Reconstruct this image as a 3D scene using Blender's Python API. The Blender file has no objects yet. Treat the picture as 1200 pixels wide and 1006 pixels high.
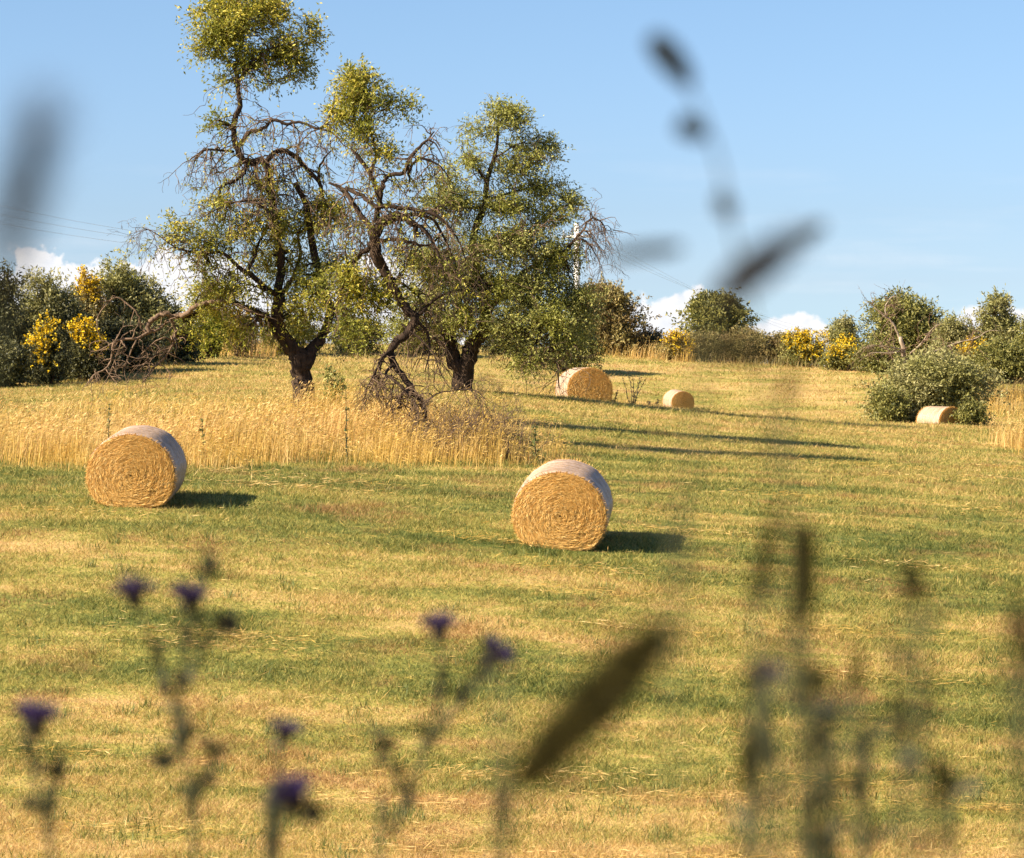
import bpy, math, random
import numpy as np
from mathutils import Vector, Matrix
R = math.radians
SC = bpy.context.scene
COL = SC.collection
rng = np.random.default_rng(7)
random.seed(7)

# ------------------------------------------------------------------ camera
F = 3600.0; CZ = 6.0; PITCH = (503 - 430) / F
cam_d = bpy.data.cameras.new('camera'); cam = bpy.data.objects.new('camera', cam_d); COL.objects.link(cam)
cam_d.sensor_width = 36; cam_d.lens = 36 * F / 1200
cam_d.clip_start = 0.05; cam_d.clip_end = 6000
cam.location = (0, 0, CZ); cam.rotation_euler = (R(90) - PITCH, 0, 0)
cam_d.dof.use_dof = True; cam_d.dof.focus_distance = 52; cam_d.dof.aperture_fstop = 8.6
SC.camera = cam
def at(u, v, Y):
    """the point at world-forward distance Y metres seen at photo position (u, v)"""
    du, dv = (u - 600) / F, (503 - v) / F
    cp, sp = math.cos(PITCH), math.sin(PITCH)
    wy, wz = cp + dv * sp, dv * cp - sp
    k = Y / wy
    return np.array([du * k, Y, CZ + wz * k])

# ------------------------------------------------------------------ sky, sun, exposure
SUN_E, SUN_DELTA = 35.0, 23.0        # elevation; degrees behind the left-hand side
az = R(180 + SUN_DELTA)              # direction to the sun in the xy plane
sun_dir = Vector((math.cos(az) * math.cos(R(SUN_E)), math.sin(az) * math.cos(R(SUN_E)), math.sin(R(SUN_E))))
sun_l = bpy.data.lights.new('sun', 'SUN'); sun = bpy.data.objects.new('sun', sun_l); COL.objects.link(sun)
sun_l.energy = 5.0; sun_l.angle = R(0.5); sun_l.color = (1.0, 0.87, 0.67)
sun.rotation_euler = sun_dir.to_track_quat('Z', 'Y').to_euler(); sun.location = (-20, -10, 40)
SC.view_settings.view_transform = 'Standard'; SC.view_settings.look = 'None'
SC.view_settings.exposure = 1.37; SC.view_settings.gamma = 1.0
SC.cycles.max_bounces = 6; SC.cycles.diffuse_bounces = 3; SC.cycles.transmission_bounces = 3
SC.cycles.caustics_reflective = False; SC.cycles.caustics_refractive = False

W = bpy.data.worlds.new('World'); SC.world = W; W.use_nodes = True
nt = W.node_tree; N = nt.nodes; L = nt.links; N.clear()
def nd(tree, kind, **kw):
    n = tree.nodes.new(kind)
    for k, val in kw.items():
        if k.startswith('i_'): n.inputs[int(k[2:]) if k[2:].isdigit() else k[2:]].default_value = val
        else: setattr(n, k, val)
    return n
def mth(tree, op, a, b=None, c=None, clamp=False):
    n = tree.nodes.new('ShaderNodeMath'); n.operation = op; n.use_clamp = clamp
    for i, x in enumerate((a, b, c)):
        if x is None: continue
        if isinstance(x, (int, float)): n.inputs[i].default_value = x
        else: tree.links.new(x, n.inputs[i])
    return n.outputs[0]
def ramp(tree, fac, stops, interp='LINEAR'):
    n = tree.nodes.new('ShaderNodeValToRGB'); n.color_ramp.interpolation = interp
    el = n.color_ramp.elements
    while len(el) < len(stops): el.new(0.5)
    for e, (p, c) in zip(el, stops):
        e.position = p; e.color = (c[0], c[1], c[2], 1) if not isinstance(c, (int, float)) else (c, c, c, 1)
    tree.links.new(fac, n.inputs[0]); return n.outputs[0]
def mixc(tree, fac, a, b, mode='MIX'):
    n = tree.nodes.new('ShaderNodeMix'); n.data_type = 'RGBA'; n.blend_type = mode
    for sock, x in ((n.inputs[0], fac), (n.inputs[6], a), (n.inputs[7], b)):
        if isinstance(x, (int, float)): sock.default_value = x
        elif isinstance(x, tuple): sock.default_value = (*x[:3], 1)
        else: tree.links.new(x, sock)
    return n.outputs[2]
out = nd(nt, 'ShaderNodeOutputWorld'); bg = nd(nt, 'ShaderNodeBackground'); bg.inputs[1].default_value = 0.07
sky = nd(nt, 'ShaderNodeTexSky'); sky.sky_type = 'NISHITA'; sky.sun_disc = False
sky.sun_elevation = R(SUN_E); sky.sun_rotation = math.atan2(sun_dir.x, sun_dir.y)
sky.air_density = 1.0; sky.dust_density = 0.6; sky.ozone_density = 2.0; sky.altitude = 200
tc = nd(nt, 'ShaderNodeTexCoord'); sep = nd(nt, 'ShaderNodeSeparateXYZ'); L.new(tc.outputs['Generated'], sep.inputs[0])
# clouds low over the horizon, as a function of the sky direction
ax = mth(nt, 'ARCTAN2', sep.outputs[0], sep.outputs[1])            # azimuth from +y
el = mth(nt, 'ARCSINE', sep.outputs[2])
comb = nd(nt, 'ShaderNodeCombineXYZ'); L.new(ax, comb.inputs[0]); L.new(el, comb.inputs[1])
nz = nd(nt, 'ShaderNodeTexNoise'); nz.inputs['Scale'].default_value = 55; nz.inputs['Detail'].default_value = 7; nz.inputs['Roughness'].default_value = 0.6
L.new(comb.outputs[0], nz.inputs['Vector'])
nz2 = nd(nt, 'ShaderNodeTexNoise'); nz2.inputs['Scale'].default_value = 190; nz2.inputs['Detail'].default_value = 5
L.new(comb.outputs[0], nz2.inputs['Vector'])
def bank(center, width, height):     # height of a cloud bank over azimuth
    d = mth(nt, 'DIVIDE', mth(nt, 'SUBTRACT', ax, center), width)
    q = mth(nt, 'SUBTRACT', 1.0, mth(nt, 'MULTIPLY', d, d), clamp=True)
    return mth(nt, 'MULTIPLY', mth(nt, 'POWER', q, 0.6), height)
hs = None
for (u0, u1, vt) in [(-90, 200, 297), (70, 360, 290), (300, 560, 300), (735, 870, 334), (690, 800, 350), (850, 1000, 366), (1040, 1290, 358)]:
    a0, a1 = (u0 - 600) / F, (u1 - 600) / F
    h = bank((a0 + a1) / 2, (a1 - a0) / 2, (430 - vt) / F)
    hs = h if hs is None else mth(nt, 'SMOOTH_MAX', hs, h, 0.004)
hh = mth(nt, 'MULTIPLY', hs, mth(nt, 'ADD', 0.52, mth(nt, 'MULTIPLY', nz.outputs[0], 0.95)))
dd = mth(nt, 'SUBTRACT', hh, el)
dd = mth(nt, 'ADD', dd, mth(nt, 'MULTIPLY', mth(nt, 'SUBTRACT', nz2.outputs[0], 0.5), 0.006))
mask = ramp(nt, mth(nt, 'MULTIPLY', dd, 400), [(0.0, 0.0), (1.0, 1.0)], 'EASE')
low = ramp(nt, mth(nt, 'MULTIPLY', el, 12), [(0.0, 1.0), (1.0, 0.0)])
# faint thin streaks
mp = nd(nt, 'ShaderNodeMapping'); mp.inputs['Scale'].default_value = (12, 90, 1); L.new(comb.outputs[0], mp.inputs[0])
nz3 = nd(nt, 'ShaderNodeTexNoise'); nz3.inputs['Scale'].default_value = 1.0; nz3.inputs['Detail'].default_value = 5; L.new(mp.outputs[0], nz3.inputs['Vector'])
wisp = mth(nt, 'MULTIPLY', ramp(nt, nz3.outputs[0], [(0.52, 0.0), (0.75, 1.0)]), mth(nt, 'MULTIPLY', low, 0.35))
shade = ramp(nt, nz2.outputs[0], [(0.3, (5.1, 5.25, 5.6)), (0.7, (6.2, 6.1, 6.1))])
# blue of the photographed sky, paler towards the horizon
grad = ramp(nt, mth(nt, 'MULTIPLY', el, 1 / 0.12), [(0.07, (.645, .89, 1.36)), (0.23, (.589, .733, 1.095)), (0.42, (.559, .674, .955)), (0.95, (.592, .693, .874))])
skyc = mixc(nt, 1.0, sky.outputs[0], grad, 'MULTIPLY')
c1 = mixc(nt, wisp, skyc, shade)
c2 = mixc(nt, mask, c1, shade)
L.new(c2, bg.inputs[0]); L.new(bg.outputs[0], out.inputs[0])

# ------------------------------------------------------------------ helpers: objects
def link(o, parent=None):
    COL.objects.link(o)
    if parent is not None: o.parent = parent
    return o
def tag(o, label=None, cat=None, group=None, kind=None):
    if label: o['label'] = label
    if cat: o['category'] = cat
    if group: o['group'] = group
    if kind: o['kind'] = kind
    return o
def empty(name, loc, label, cat, group=None):
    o = bpy.data.objects.new(name, None); o.empty_display_size = 0.3
    link(o); o.location = loc; return tag(o, label, cat, group)
class MB:
    """collects geometry (world coordinates) for ONE mesh object"""
    def __init__(s): s.v = []; s.q = []; s.t = []; s.n = 0
    def add(s, verts, quads=None, tris=None):
        verts = np.asarray(verts, dtype=np.float32).reshape(-1, 3)
        if quads is not None and len(quads): s.q.append(np.asarray(quads, dtype=np.int32).reshape(-1, 4) + s.n)
        if tris is not None and len(tris): s.t.append(np.asarray(tris, dtype=np.int32).reshape(-1, 3) + s.n)
        s.v.append(verts); s.n += len(verts)
    def tube(s, pts, rad, sides=6, jitter=0.0):
        pts = np.asarray(pts, float); k = len(pts)
        rad = np.broadcast_to(np.asarray(rad, float), (k,))
        tan = np.gradient(pts, axis=0); tan /= np.linalg.norm(tan, axis=1)[:, None] + 1e-9
        ref = np.array([0.31, 0.9, 0.2]); 
        a = np.cross(tan, ref); a /= np.linalg.norm(a, axis=1)[:, None] + 1e-9
        b = np.cross(tan, a)
        th = np.arange(sides) * 2 * np.pi / sides
        rr = rad[:, None] * np.ones(sides)
        if jitter: rr = rr * (1 + jitter * rng.standard_normal((k, sides)))
        ring = pts[:, None, :] + rr[:, :, None] * (np.cos(th)[None, :, None] * a[:, None, :] + np.sin(th)[None, :, None] * b[:, None, :])
        i = np.arange(k - 1)[:, None] * sides; j = np.arange(sides)[None, :]; j2 = (j + 1) % sides
        q = np.stack([i + j, i + j2, i + sides + j2, i + sides + j], -1).reshape(-1, 4)
        v = np.concatenate([ring.reshape(-1, 3), pts[:1], pts[-1:]])
        jj = np.arange(sides); j2 = (jj + 1) % sides; m = k * sides
        t = np.concatenate([np.stack([j2, jj, np.full(sides, m)], -1), np.stack([(k - 1) * sides + jj, (k - 1) * sides + j2, np.full(sides, m + 1)], -1)])
        s.add(v, q, t)
    def leaves(s, c, d, n, ln, wd, fold=0.0):
        """rhombus leaves: base c, direction d, normal n"""
        d = d / (np.linalg.norm(d, axis=1)[:, None] + 1e-9)
        side = np.cross(d, n); side /= np.linalg.norm(side, axis=1)[:, None] + 1e-9
        ln = np.broadcast_to(ln, (len(c),))[:, None]; wd = np.broadcast_to(wd, (len(c),))[:, None]
        m = c + d * ln * 0.45
        V = np.stack([c, m + side * wd / 2, c + d * ln, m - side * wd / 2], 1).reshape(-1, 3)
        s.add(V, np.arange(len(c) * 4).reshape(-1, 4))
    def build(s, name, mat, parent=None, smooth=False, origin=None):
        if origin is None: origin = np.array(parent.location) if parent is not None else np.zeros(3)
        if parent is not None:
            p = parent; origin = np.zeros(3)
            while p is not None: origin = origin + np.array(p.location); p = p.parent
        me = bpy.data.meshes.new(name)
        v = np.concatenate(s.v) - np.asarray(origin, np.float32)
        q = np.concatenate(s.q) if s.q else np.zeros((0, 4), np.int32)
        t = np.concatenate(s.t) if s.t else np.zeros((0, 3), np.int32)
        me.vertices.add(len(v)); me.vertices.foreach_set('co', v.astype(np.float32).ravel())
        loops = np.concatenate([q.ravel(), t.ravel()]); me.loops.add(len(loops)); me.loops.foreach_set('vertex_index', loops.astype(np.int32))
        nf = len(q) + len(t); me.polygons.add(nf)
        st = np.concatenate([np.arange(len(q)) * 4, len(q) * 4 + np.arange(len(t)) * 3]).astype(np.int32)
        me.polygons.foreach_set('loop_start', st)
        if smooth: me.polygons.foreach_set('use_smooth', np.ones(nf, bool))
        me.update(calc_edges=True); me.materials.append(mat)
        o = bpy.data.objects.new(name, me)
        if parent is None: o.location = tuple(float(x) for x in origin)
        return link(o, parent)

def rnd_dirs(n):
    d = rng.standard_normal((n, 3)); return d / np.linalg.norm(d, axis=1)[:, None]

# ------------------------------------------------------------------ materials
def new_mat(name):
    m = bpy.data.materials.new(name); m.use_nodes = True; t = m.node_tree; t.nodes.clear()
    o = t.nodes.new('ShaderNodeOutputMaterial'); return m, t, o
def leaf_mat(name, stops, trans=0.3, rough=0.55, patch=None, pscale=1.2):
    """leaves: colour differs from leaf to leaf and, gently, from clump to clump"""
    m, t, o = new_mat(name)
    g = nd(t, 'ShaderNodeNewGeometry')
    c = ramp(t, g.outputs['Random Per Island'], stops)
    if patch:
        n = nd(t, 'ShaderNodeTexNoise'); n.inputs['Scale'].default_value = pscale; n.inputs['Detail'].default_value = 2
        L_ = t.links; L_.new(g.outputs['Position'], n.inputs['Vector'])
        c = mixc(t, ramp(t, n.outputs[0], [(0.42, 0.0), (0.62, 0.75)]), c, patch)
    p = nd(t, 'ShaderNodeBsdfPrincipled'); p.inputs['Roughness'].default_value = rough; p.inputs['Specular IOR Level'].default_value = 0.3
    tr = nd(t, 'ShaderNodeBsdfTranslucent'); mx = nd(t, 'ShaderNodeMixShader'); mx.inputs[0].default_value = trans
    t.links.new(c, p.inputs['Base Color']); t.links.new(c, tr.inputs[0])
    t.links.new(p.outputs[0], mx.inputs[1]); t.links.new(tr.outputs[0], mx.inputs[2]); t.links.new(mx.outputs[0], o.inputs[0])
    return m
def bark_mat(name, a, b, scale=9.0, bump=0.6):
    m, t, o = new_mat(name)
    tcn = nd(t, 'ShaderNodeTexCoord'); mp = nd(t, 'ShaderNodeMapping'); mp.inputs['Scale'].default_value = (1, 1, 0.22)
    t.links.new(tcn.outputs['Object'], mp.inputs[0])
    n = nd(t, 'ShaderNodeTexNoise'); n.inputs['Scale'].default_value = scale * 2; n.inputs['Detail'].default_value = 6; n.inputs['Roughness'].default_value = 0.7
    t.links.new(mp.outputs[0], n.inputs['Vector'])
    c = ramp(t, n.outputs[0], [(0.35, a), (0.65, b)])
    p = nd(t, 'ShaderNodeBsdfPrincipled'); p.inputs['Roughness'].default_value = 0.9; p.inputs['Specular IOR Level'].default_value = 0.15
    t.links.new(c, p.inputs['Base Color'])
    bp = nd(t, 'ShaderNodeBump'); bp.inputs['Strength'].default_value = bump; bp.inputs['Distance'].default_value = 0.04
    t.links.new(n.outputs[0], bp.inputs['Height']); t.links.new(bp.outputs[0], p.inputs['Normal'])
    t.links.new(p.outputs[0], o.inputs[0]); return m
def plain_mat(name, col, rough=0.7, spec=0.3):
    m, t, o = new_mat(name)
    g = nd(t, 'ShaderNodeTexCoord'); n = nd(t, 'ShaderNodeTexNoise'); n.inputs['Scale'].default_value = 30
    t.links.new(g.outputs['Object'], n.inputs['Vector'])
    c = ramp(t, n.outputs[0], [(0.3, tuple(x * 0.75 for x in col)), (0.7, tuple(min(1, x * 1.2) for x in col))])
    p = nd(t, 'ShaderNodeBsdfPrincipled'); p.inputs['Roughness'].default_value = rough; p.inputs['Specular IOR Level'].default_value = spec
    t.links.new(c, p.inputs['Base Color']); t.links.new(p.outputs[0], o.inputs[0]); return m

def field_colour(t, spread):
    """the mown meadow: swaths of green regrowth and straw stubble; spread = how much single blades differ"""
    g = nd(t, 'ShaderNodeNewGeometry'); s = nd(t, 'ShaderNodeSeparateXYZ'); t.links.new(g.outputs['Position'], s.inputs[0])
    def noise(scale, vec, detail=4, rough=0.6):
        mp = nd(t, 'ShaderNodeMapping'); mp.inputs['Rotation'].default_value = (0, 0, R(10)); mp.inputs['Scale'].default_value = vec
        t.links.new(g.outputs['Position'], mp.inputs[0])
        n = nd(t, 'ShaderNodeTexNoise'); n.inputs['Scale'].default_value = scale; n.inputs['Detail'].default_value = detail; n.inputs['Roughness'].default_value = rough
        t.links.new(mp.outputs[0], n.inputs['Vector']); return n.outputs[0]
    warp = noise(1.0, (0.18, 0.35, 0.2), 3)
    tt = mth(t, 'ADD', mth(t, 'ADD', s.outputs[1], mth(t, 'MULTIPLY', s.outputs[0], 0.14)), mth(t, 'MULTIPLY', mth(t, 'SUBTRACT', warp, 0.5), 5.0))
    sw = mth(t, 'DIVIDE', mth(t, 'SUBTRACT', tt, 24.0), 106.0, clamp=True)
    def S(y): return (y - 24.0) / 106.0
    band = ramp(t, sw, [(S(24), .9), (S(27.4), .82), (S(28.4), .5), (S(29.4), .76), (S(30.6), .30), (S(31.8), .52), (S(33.2), .16), (S(34.8), .26), (S(35.8), .66), (S(37.2), .60), (S(38.3), .72), (S(39.2), .20), (S(42), .14), (S(47), .22), (S(56), .36), (S(62), .50), (S(72), .62), (S(88), .66), (S(110), .72), (S(130), .7)])
    streak = noise(1.0, (0.35, 2.0, 0.5), 4)
    patch = noise(0.55, (0.5, 1.3, 0.6), 4)
    fine = noise(7.0, (1, 1, 1), 3, 0.7)
    band = mth(t, 'ADD', mth(t, 'MULTIPLY', band, 0.58), 0.185)
    v = mth(t, 'ADD', band, mth(t, 'MULTIPLY', mth(t, 'SUBTRACT', streak, 0.5), 0.9))
    v = mth(t, 'ADD', v, mth(t, 'MULTIPLY', mth(t, 'SUBTRACT', patch, 0.5), 1.25))
    v = mth(t, 'ADD', v, mth(t, 'MULTIPLY', mth(t, 'SUBTRACT', fine, 0.5), 0.8))
    if spread: v = mth(t, 'ADD', v, mth(t, 'MULTIPLY', mth(t, 'SUBTRACT', g.outputs['Random Per Island'], 0.5), spread))
    return g, v
GR = [(0.0, (0.085, 0.115, 0.025)), (0.25, (0.20, 0.205, 0.048)), (0.45, (0.36, 0.32, 0.074)), (0.62, (0.51, 0.38, 0.12)), (0.8, (0.61, 0.415, 0.16)), (1.0, (0.66, 0.45, 0.20))]
def ground_mat():
    m, t, o = new_mat('meadow soil and stubble'); g, v = field_colour(t, 0)
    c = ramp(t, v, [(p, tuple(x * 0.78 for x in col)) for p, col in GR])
    n = nd(t, 'ShaderNodeTexNoise'); n.inputs['Scale'].default_value = 0.9; n.inputs['Detail'].default_value = 5; t.links.new(g.outputs['Position'], n.inputs['Vector'])
    c = mixc(t, ramp(t, n.outputs[0], [(0.58, 0.0), (0.72, 0.7)]), c, (0.24, 0.125, 0.05))
    p = nd(t, 'ShaderNodeBsdfPrincipled'); p.inputs['Roughness'].default_value = 0.95; p.inputs['Specular IOR Level'].default_value = 0.1
    t.links.new(c, p.inputs['Base Color'])
    n2 = nd(t, 'ShaderNodeTexNoise'); n2.inputs['Scale'].default_value = 25; n2.inputs['Detail'].default_value = 4; t.links.new(g.outputs['Position'], n2.inputs['Vector'])
    bp = nd(t, 'ShaderNodeBump'); bp.inputs['Strength'].default_value = 0.7; bp.inputs['Distance'].default_value = 0.05
    t.links.new(n2.outputs[0], bp.inputs['Height']); t.links.new(bp.outputs[0], p.inputs['Normal'])
    t.links.new(p.outputs[0], o.inputs[0]); return m
def grass_mat():
    m, t, o = new_mat('meadow grass blades'); g, v = field_colour(t, 0.62)
    c = ramp(t, v, GR)
    n = nd(t, 'ShaderNodeTexNoise'); n.inputs['Scale'].default_value = 0.7; n.inputs['Detail'].default_value = 6; n.inputs['Roughness'].default_value = 0.65; t.links.new(g.outputs['Position'], n.inputs['Vector'])
    c = mixc(t, ramp(t, n.outputs[0], [(0.53, 0.0), (0.66, 0.85)]), c, (0.40, 0.22, 0.09))
    p = nd(t, 'ShaderNodeBsdfPrincipled'); p.inputs['Roughness'].default_value = 0.6; p.inputs['Specular IOR Level'].default_value = 0.25
    tr = nd(t, 'ShaderNodeBsdfTranslucent'); mx = nd(t, 'ShaderNodeMixShader'); mx.inputs[0].default_value = 0.3
    t.links.new(c, p.inputs['Base Color']); t.links.new(c, tr.inputs[0])
    t.links.new(p.outputs[0], mx.inputs[1]); t.links.new(tr.outputs[0], mx.inputs[2]); t.links.new(mx.outputs[0], o.inputs[0]); return m

M = {}
M['ground'] = ground_mat(); M['grass'] = grass_mat()
M['dry'] = leaf_mat('dry golden grass', [(0.0, (0.86, 0.64, 0.28)), (0.4, (0.78, 0.52, 0.19)), (0.7, (0.58, 0.34, 0.11)), (0.88, (0.40, 0.34, 0.07)), (1.0, (0.36, 0.16, 0.04))], 0.4, patch=(0.62, 0.40, 0.08), pscale=0.5)
M['tuft'] = leaf_mat('green tuft blades', [(0.0, (0.06, 0.10, 0.02)), (0.6, (0.16, 0.19, 0.04)), (1.0, (0.36, 0.32, 0.09))], 0.3)
M['bark'] = bark_mat('dark cracked bark', (0.012, 0.008, 0.006), (0.075, 0.048, 0.032))
M['twig'] = bark_mat('brown twigs', (0.05, 0.032, 0.022), (0.24, 0.16, 0.10), 14)
M['deadwood'] = bark_mat('grey dead wood', (0.07, 0.045, 0.03), (0.30, 0.20, 0.13), 10)
M['bleached'] = bark_mat('bleached dead wood', (0.20, 0.145, 0.10), (0.44, 0.35, 0.255), 6)
M['almond'] = leaf_mat('yellow green leaves', [(0.0, (0.08, 0.095, 0.015)), (0.4, (0.30, 0.29, 0.03)), (0.75, (0.58, 0.50, 0.06)), (1.0, (0.74, 0.58, 0.12))], 0.36, patch=(0.20, 0.22, 0.035))
M['almond_b'] = leaf_mat('mid green leaves', [(0.0, (0.06, 0.078, 0.022)), (0.5, (0.27, 0.275, 0.075)), (1.0, (0.56, 0.51, 0.17))], 0.32, patch=(0.32, 0.32, 0.05), pscale=0.8)
M['bright'] = leaf_mat('fresh yellow green leaves', [(0.0, (0.14, 0.17, 0.02)), (0.5, (0.27, 0.28, 0.03)), (1.0, (0.42, 0.38, 0.05))], 0.4)
M['olive'] = leaf_mat('grey green leaves', [(0.0, (0.10, 0.10, 0.035)), (0.5, (0.29, 0.27, 0.10)), (1.0, (0.50, 0.44, 0.20))], 0.25, patch=(0.26, 0.25, 0.07), pscale=1.0)
M['oak'] = leaf_mat('dark green leaves', [(0.0, (0.055, 0.065, 0.015)), (0.5, (0.18, 0.175, 0.04)), (1.0, (0.36, 0.32, 0.09))], 0.22)
M['brush'] = leaf_mat('brown green leaves', [(0.0, (0.12, 0.11, 0.03)), (0.5, (0.27, 0.225, 0.07)), (1.0, (0.42, 0.32, 0.12))], 0.25, patch=(0.22, 0.14, 0.06))
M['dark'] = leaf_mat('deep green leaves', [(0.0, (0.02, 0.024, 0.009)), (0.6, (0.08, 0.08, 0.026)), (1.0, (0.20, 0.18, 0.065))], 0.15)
M['bloom'] = leaf_mat('yellow blossom', [(0.0, (0.54, 0.35, 0.008)), (0.5, (0.80, 0.53, 0.01)), (1.0, (0.88, 0.64, 0.03))], 0.25)
M['stalk'] = leaf_mat('weed leaves', [(0.0, (0.05, 0.075, 0.02)), (1.0, (0.16, 0.18, 0.05))], 0.3)
M['brown_seed'] = leaf_mat('brown seed head', [(0.0, (0.018, 0.014, 0.012)), (1.0, (0.065, 0.045, 0.03))], 0.25)  # brown darkened: shade on the near seed heads is in the colour
M['fg_stem'] = plain_mat('shade darkened weed stem', (0.04, 0.045, 0.018))  # near plants' shade painted in as a dark base colour
M['fg_bract'] = plain_mat('shade darkened flower base', (0.022, 0.02, 0.016))  # shaded look of the near flower cups put into the colour
M['purple'] = leaf_mat('purple florets', [(0.0, (0.035, 0.022, 0.085)), (1.0, (0.075, 0.05, 0.15))], 0.25)  # purple taken down to carry the foreground shade
M['fg_grass'] = leaf_mat('olive brown grass head', [(0.0, (0.035, 0.032, 0.008)), (1.0, (0.085, 0.07, 0.018))], 0.25)  # olive brown kept dark, shade of the near grass painted in
M['fg_leaf'] = leaf_mat('shade darkened weed leaf', [(0.0, (0.018, 0.02, 0.009)), (1.0, (0.05, 0.052, 0.02))], 0.2)  # darkness stands for shade on the near leaves
M['red'] = plain_mat('dark red bud', (0.18, 0.03, 0.03))
M['concrete'] = plain_mat('pale concrete', (0.75, 0.72, 0.68))
M['wire'] = plain_mat('grey cable', (0.42, 0.46, 0.52))

# ------------------------------------------------------------------ terrain
CP = []
for (u, v, D) in [(0, 1006, 27), (600, 1006, 27), (1200, 1006, 27), (155, 594, 41.5), (660, 644, 40.3), (1200, 668, 41), (600, 548, 50), (0, 547, 47), (300, 545, 48.5), (1200, 572, 52), (900, 590, 46),
                  (355, 490, 58), (900, 520, 62), (545, 458, 70), (545, 442, 88), (681, 476, 80), (793, 479, 100), (1100, 500, 84), (0, 454, 79), (200, 412, 105), (400, 414, 110), (600, 416, 113),
                  (800, 488, 88), (900, 494, 86), (740, 414, 120), (850, 430, 122), (1000, 434, 118), (1200, 446, 108), (1350, 455, 108), (-150, 461, 77), (1350, 560, 60), (-150, 500, 60)]:
    CP.append(at(u, v, D))
for (x, y, z) in [(-4, 0, -1.25), (4, 0, -1.25), (0, 2.5, -1.3), (-5, 10, -2.7), (5, 10, -2.8), (-6, 18, -4.1), (6, 18, -4.3), (-25, 130, .6), (0, 135, .3), (30, 130, -.1), (-12, 27, -4.0), (12, 27, -4.6)]:
    CP.append(np.array([x, y, CZ + z]))
CP = np.array(CP)
def _phi(r2): return 0.5 * r2 * np.log(r2 + 1e-9)
_n = len(CP)
_K = _phi(((CP[:, None, :2] - CP[None, :, :2]) ** 2).sum(-1)) + np.eye(_n) * 0.4
_P = np.hstack([np.ones((_n, 1)), CP[:, :2]])
_A = np.block([[_K, _P], [_P.T, np.zeros((3, 3))]])
_w = np.linalg.solve(_A, np.concatenate([CP[:, 2], np.zeros(3)]))
def height(x, y):
    x = np.atleast_1d(np.asarray(x, float)); y = np.atleast_1d(np.asarray(y, float))
    yc = np.clip(y, -3, 132); lim = 0.2 * np.clip(yc, 0, None) + 5
    xc = lim * np.tanh(x / lim)
    z = _w[_n] + _w[_n + 1] * xc + _w[_n + 2] * yc
    for i in range(_n): z = z + _w[i] * _phi((xc - CP[i, 0]) ** 2 + (yc - CP[i, 1]) ** 2)
    far = np.clip((y - 132) / 200, 0, 1)
    return z * (1 - far) + (CZ - 4.0) * far
def ground_at(u, D):
    x = (u - 600) / F * D; return np.array([x, D, height(x, D)[0]])
def seen_v(p):
    dy, dz = p[1], p[2] - CZ
    return 503 - F * (dz * math.cos(PITCH) + dy * math.sin(PITCH)) / (dy * math.cos(PITCH) - dz * math.sin(PITCH))
ys = np.concatenate([np.linspace(-60, 20, 41), np.arange(21, 64, 0.5), np.arange(64, 136, 1.0), np.geomspace(138, 3000, 30)])
xs = np.concatenate([-np.geomspace(30, 2000, 18)[::-1], np.arange(-28, 28.5, 0.7), np.geomspace(30, 2000, 18)])
X, Y = np.meshgrid(xs, ys)
Z = height(X.ravel(), Y.ravel())
b = MB(); nx = len(xs); i = np.arange(len(ys) - 1)[:, None] * nx; j = np.arange(nx - 1)[None, :]
b.add(np.stack([X.ravel(), Y.ravel(), Z], -1), np.stack([i + j, i + j + 1, i + nx + j + 1, i + nx + j], -1).reshape(-1, 4))
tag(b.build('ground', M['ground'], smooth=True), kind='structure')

# ------------------------------------------------------------------ short meadow grass (stuff)
def blades(b, x, y, h, w, lean=0.5, z0=-0.01):
    n = len(x); z = height(x, y) + z0
    base = np.stack([x, y, z], -1); a = rng.uniform(0, 2 * np.pi, n)
    tip = base + np.stack([np.cos(a) * h * lean * rng.uniform(.2, 1.4, n), np.sin(a) * h * lean * rng.uniform(.2, 1.4, n), h], -1)
    a2 = rng.normal(0, 0.7, n); s = np.stack([np.cos(a2), np.sin(a2), np.zeros(n)], -1) * (w[:, None] / 2)
    b.add(np.stack([base - s, base + s, tip], 1).reshape(-1, 3), None, np.arange(n * 3).reshape(-1, 3))
def bale_clear(x, y): return np.ones(len(x), bool)
n = 1850000
inv = rng.uniform(1 / 135., 1 / 24.5, n) ; yy = 1 / inv
xx = rng.uniform(-1, 1, n) * (0.172 * yy + 3.2)
lump = np.sin(xx * 2.3 + np.sin(yy * 1.7)) * np.sin(yy * 2.1 + np.sin(xx * 1.9)) + 0.6 * np.sin(xx * 5.1 + yy * 1.1) * np.sin(yy * 6.3)
hh_ = rng.uniform(.03, .075, n) * (1 + 0.38 * lump) * rng.choice([.8, 1.0, 1.5], n, p=[.5, .42, .08]) * (1 + np.clip((yy - 55) / 90, 0, .5))
b = MB(); blades(b, xx, yy, hh_, rng.uniform(.004, .014, n) * np.clip(yy / 38, .8, 3.0), 1.3)
o = b.build('meadow_grass', M['grass'])
tag(o, 'short mown green and straw coloured grass covering the field', 'grass', kind='stuff')

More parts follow.
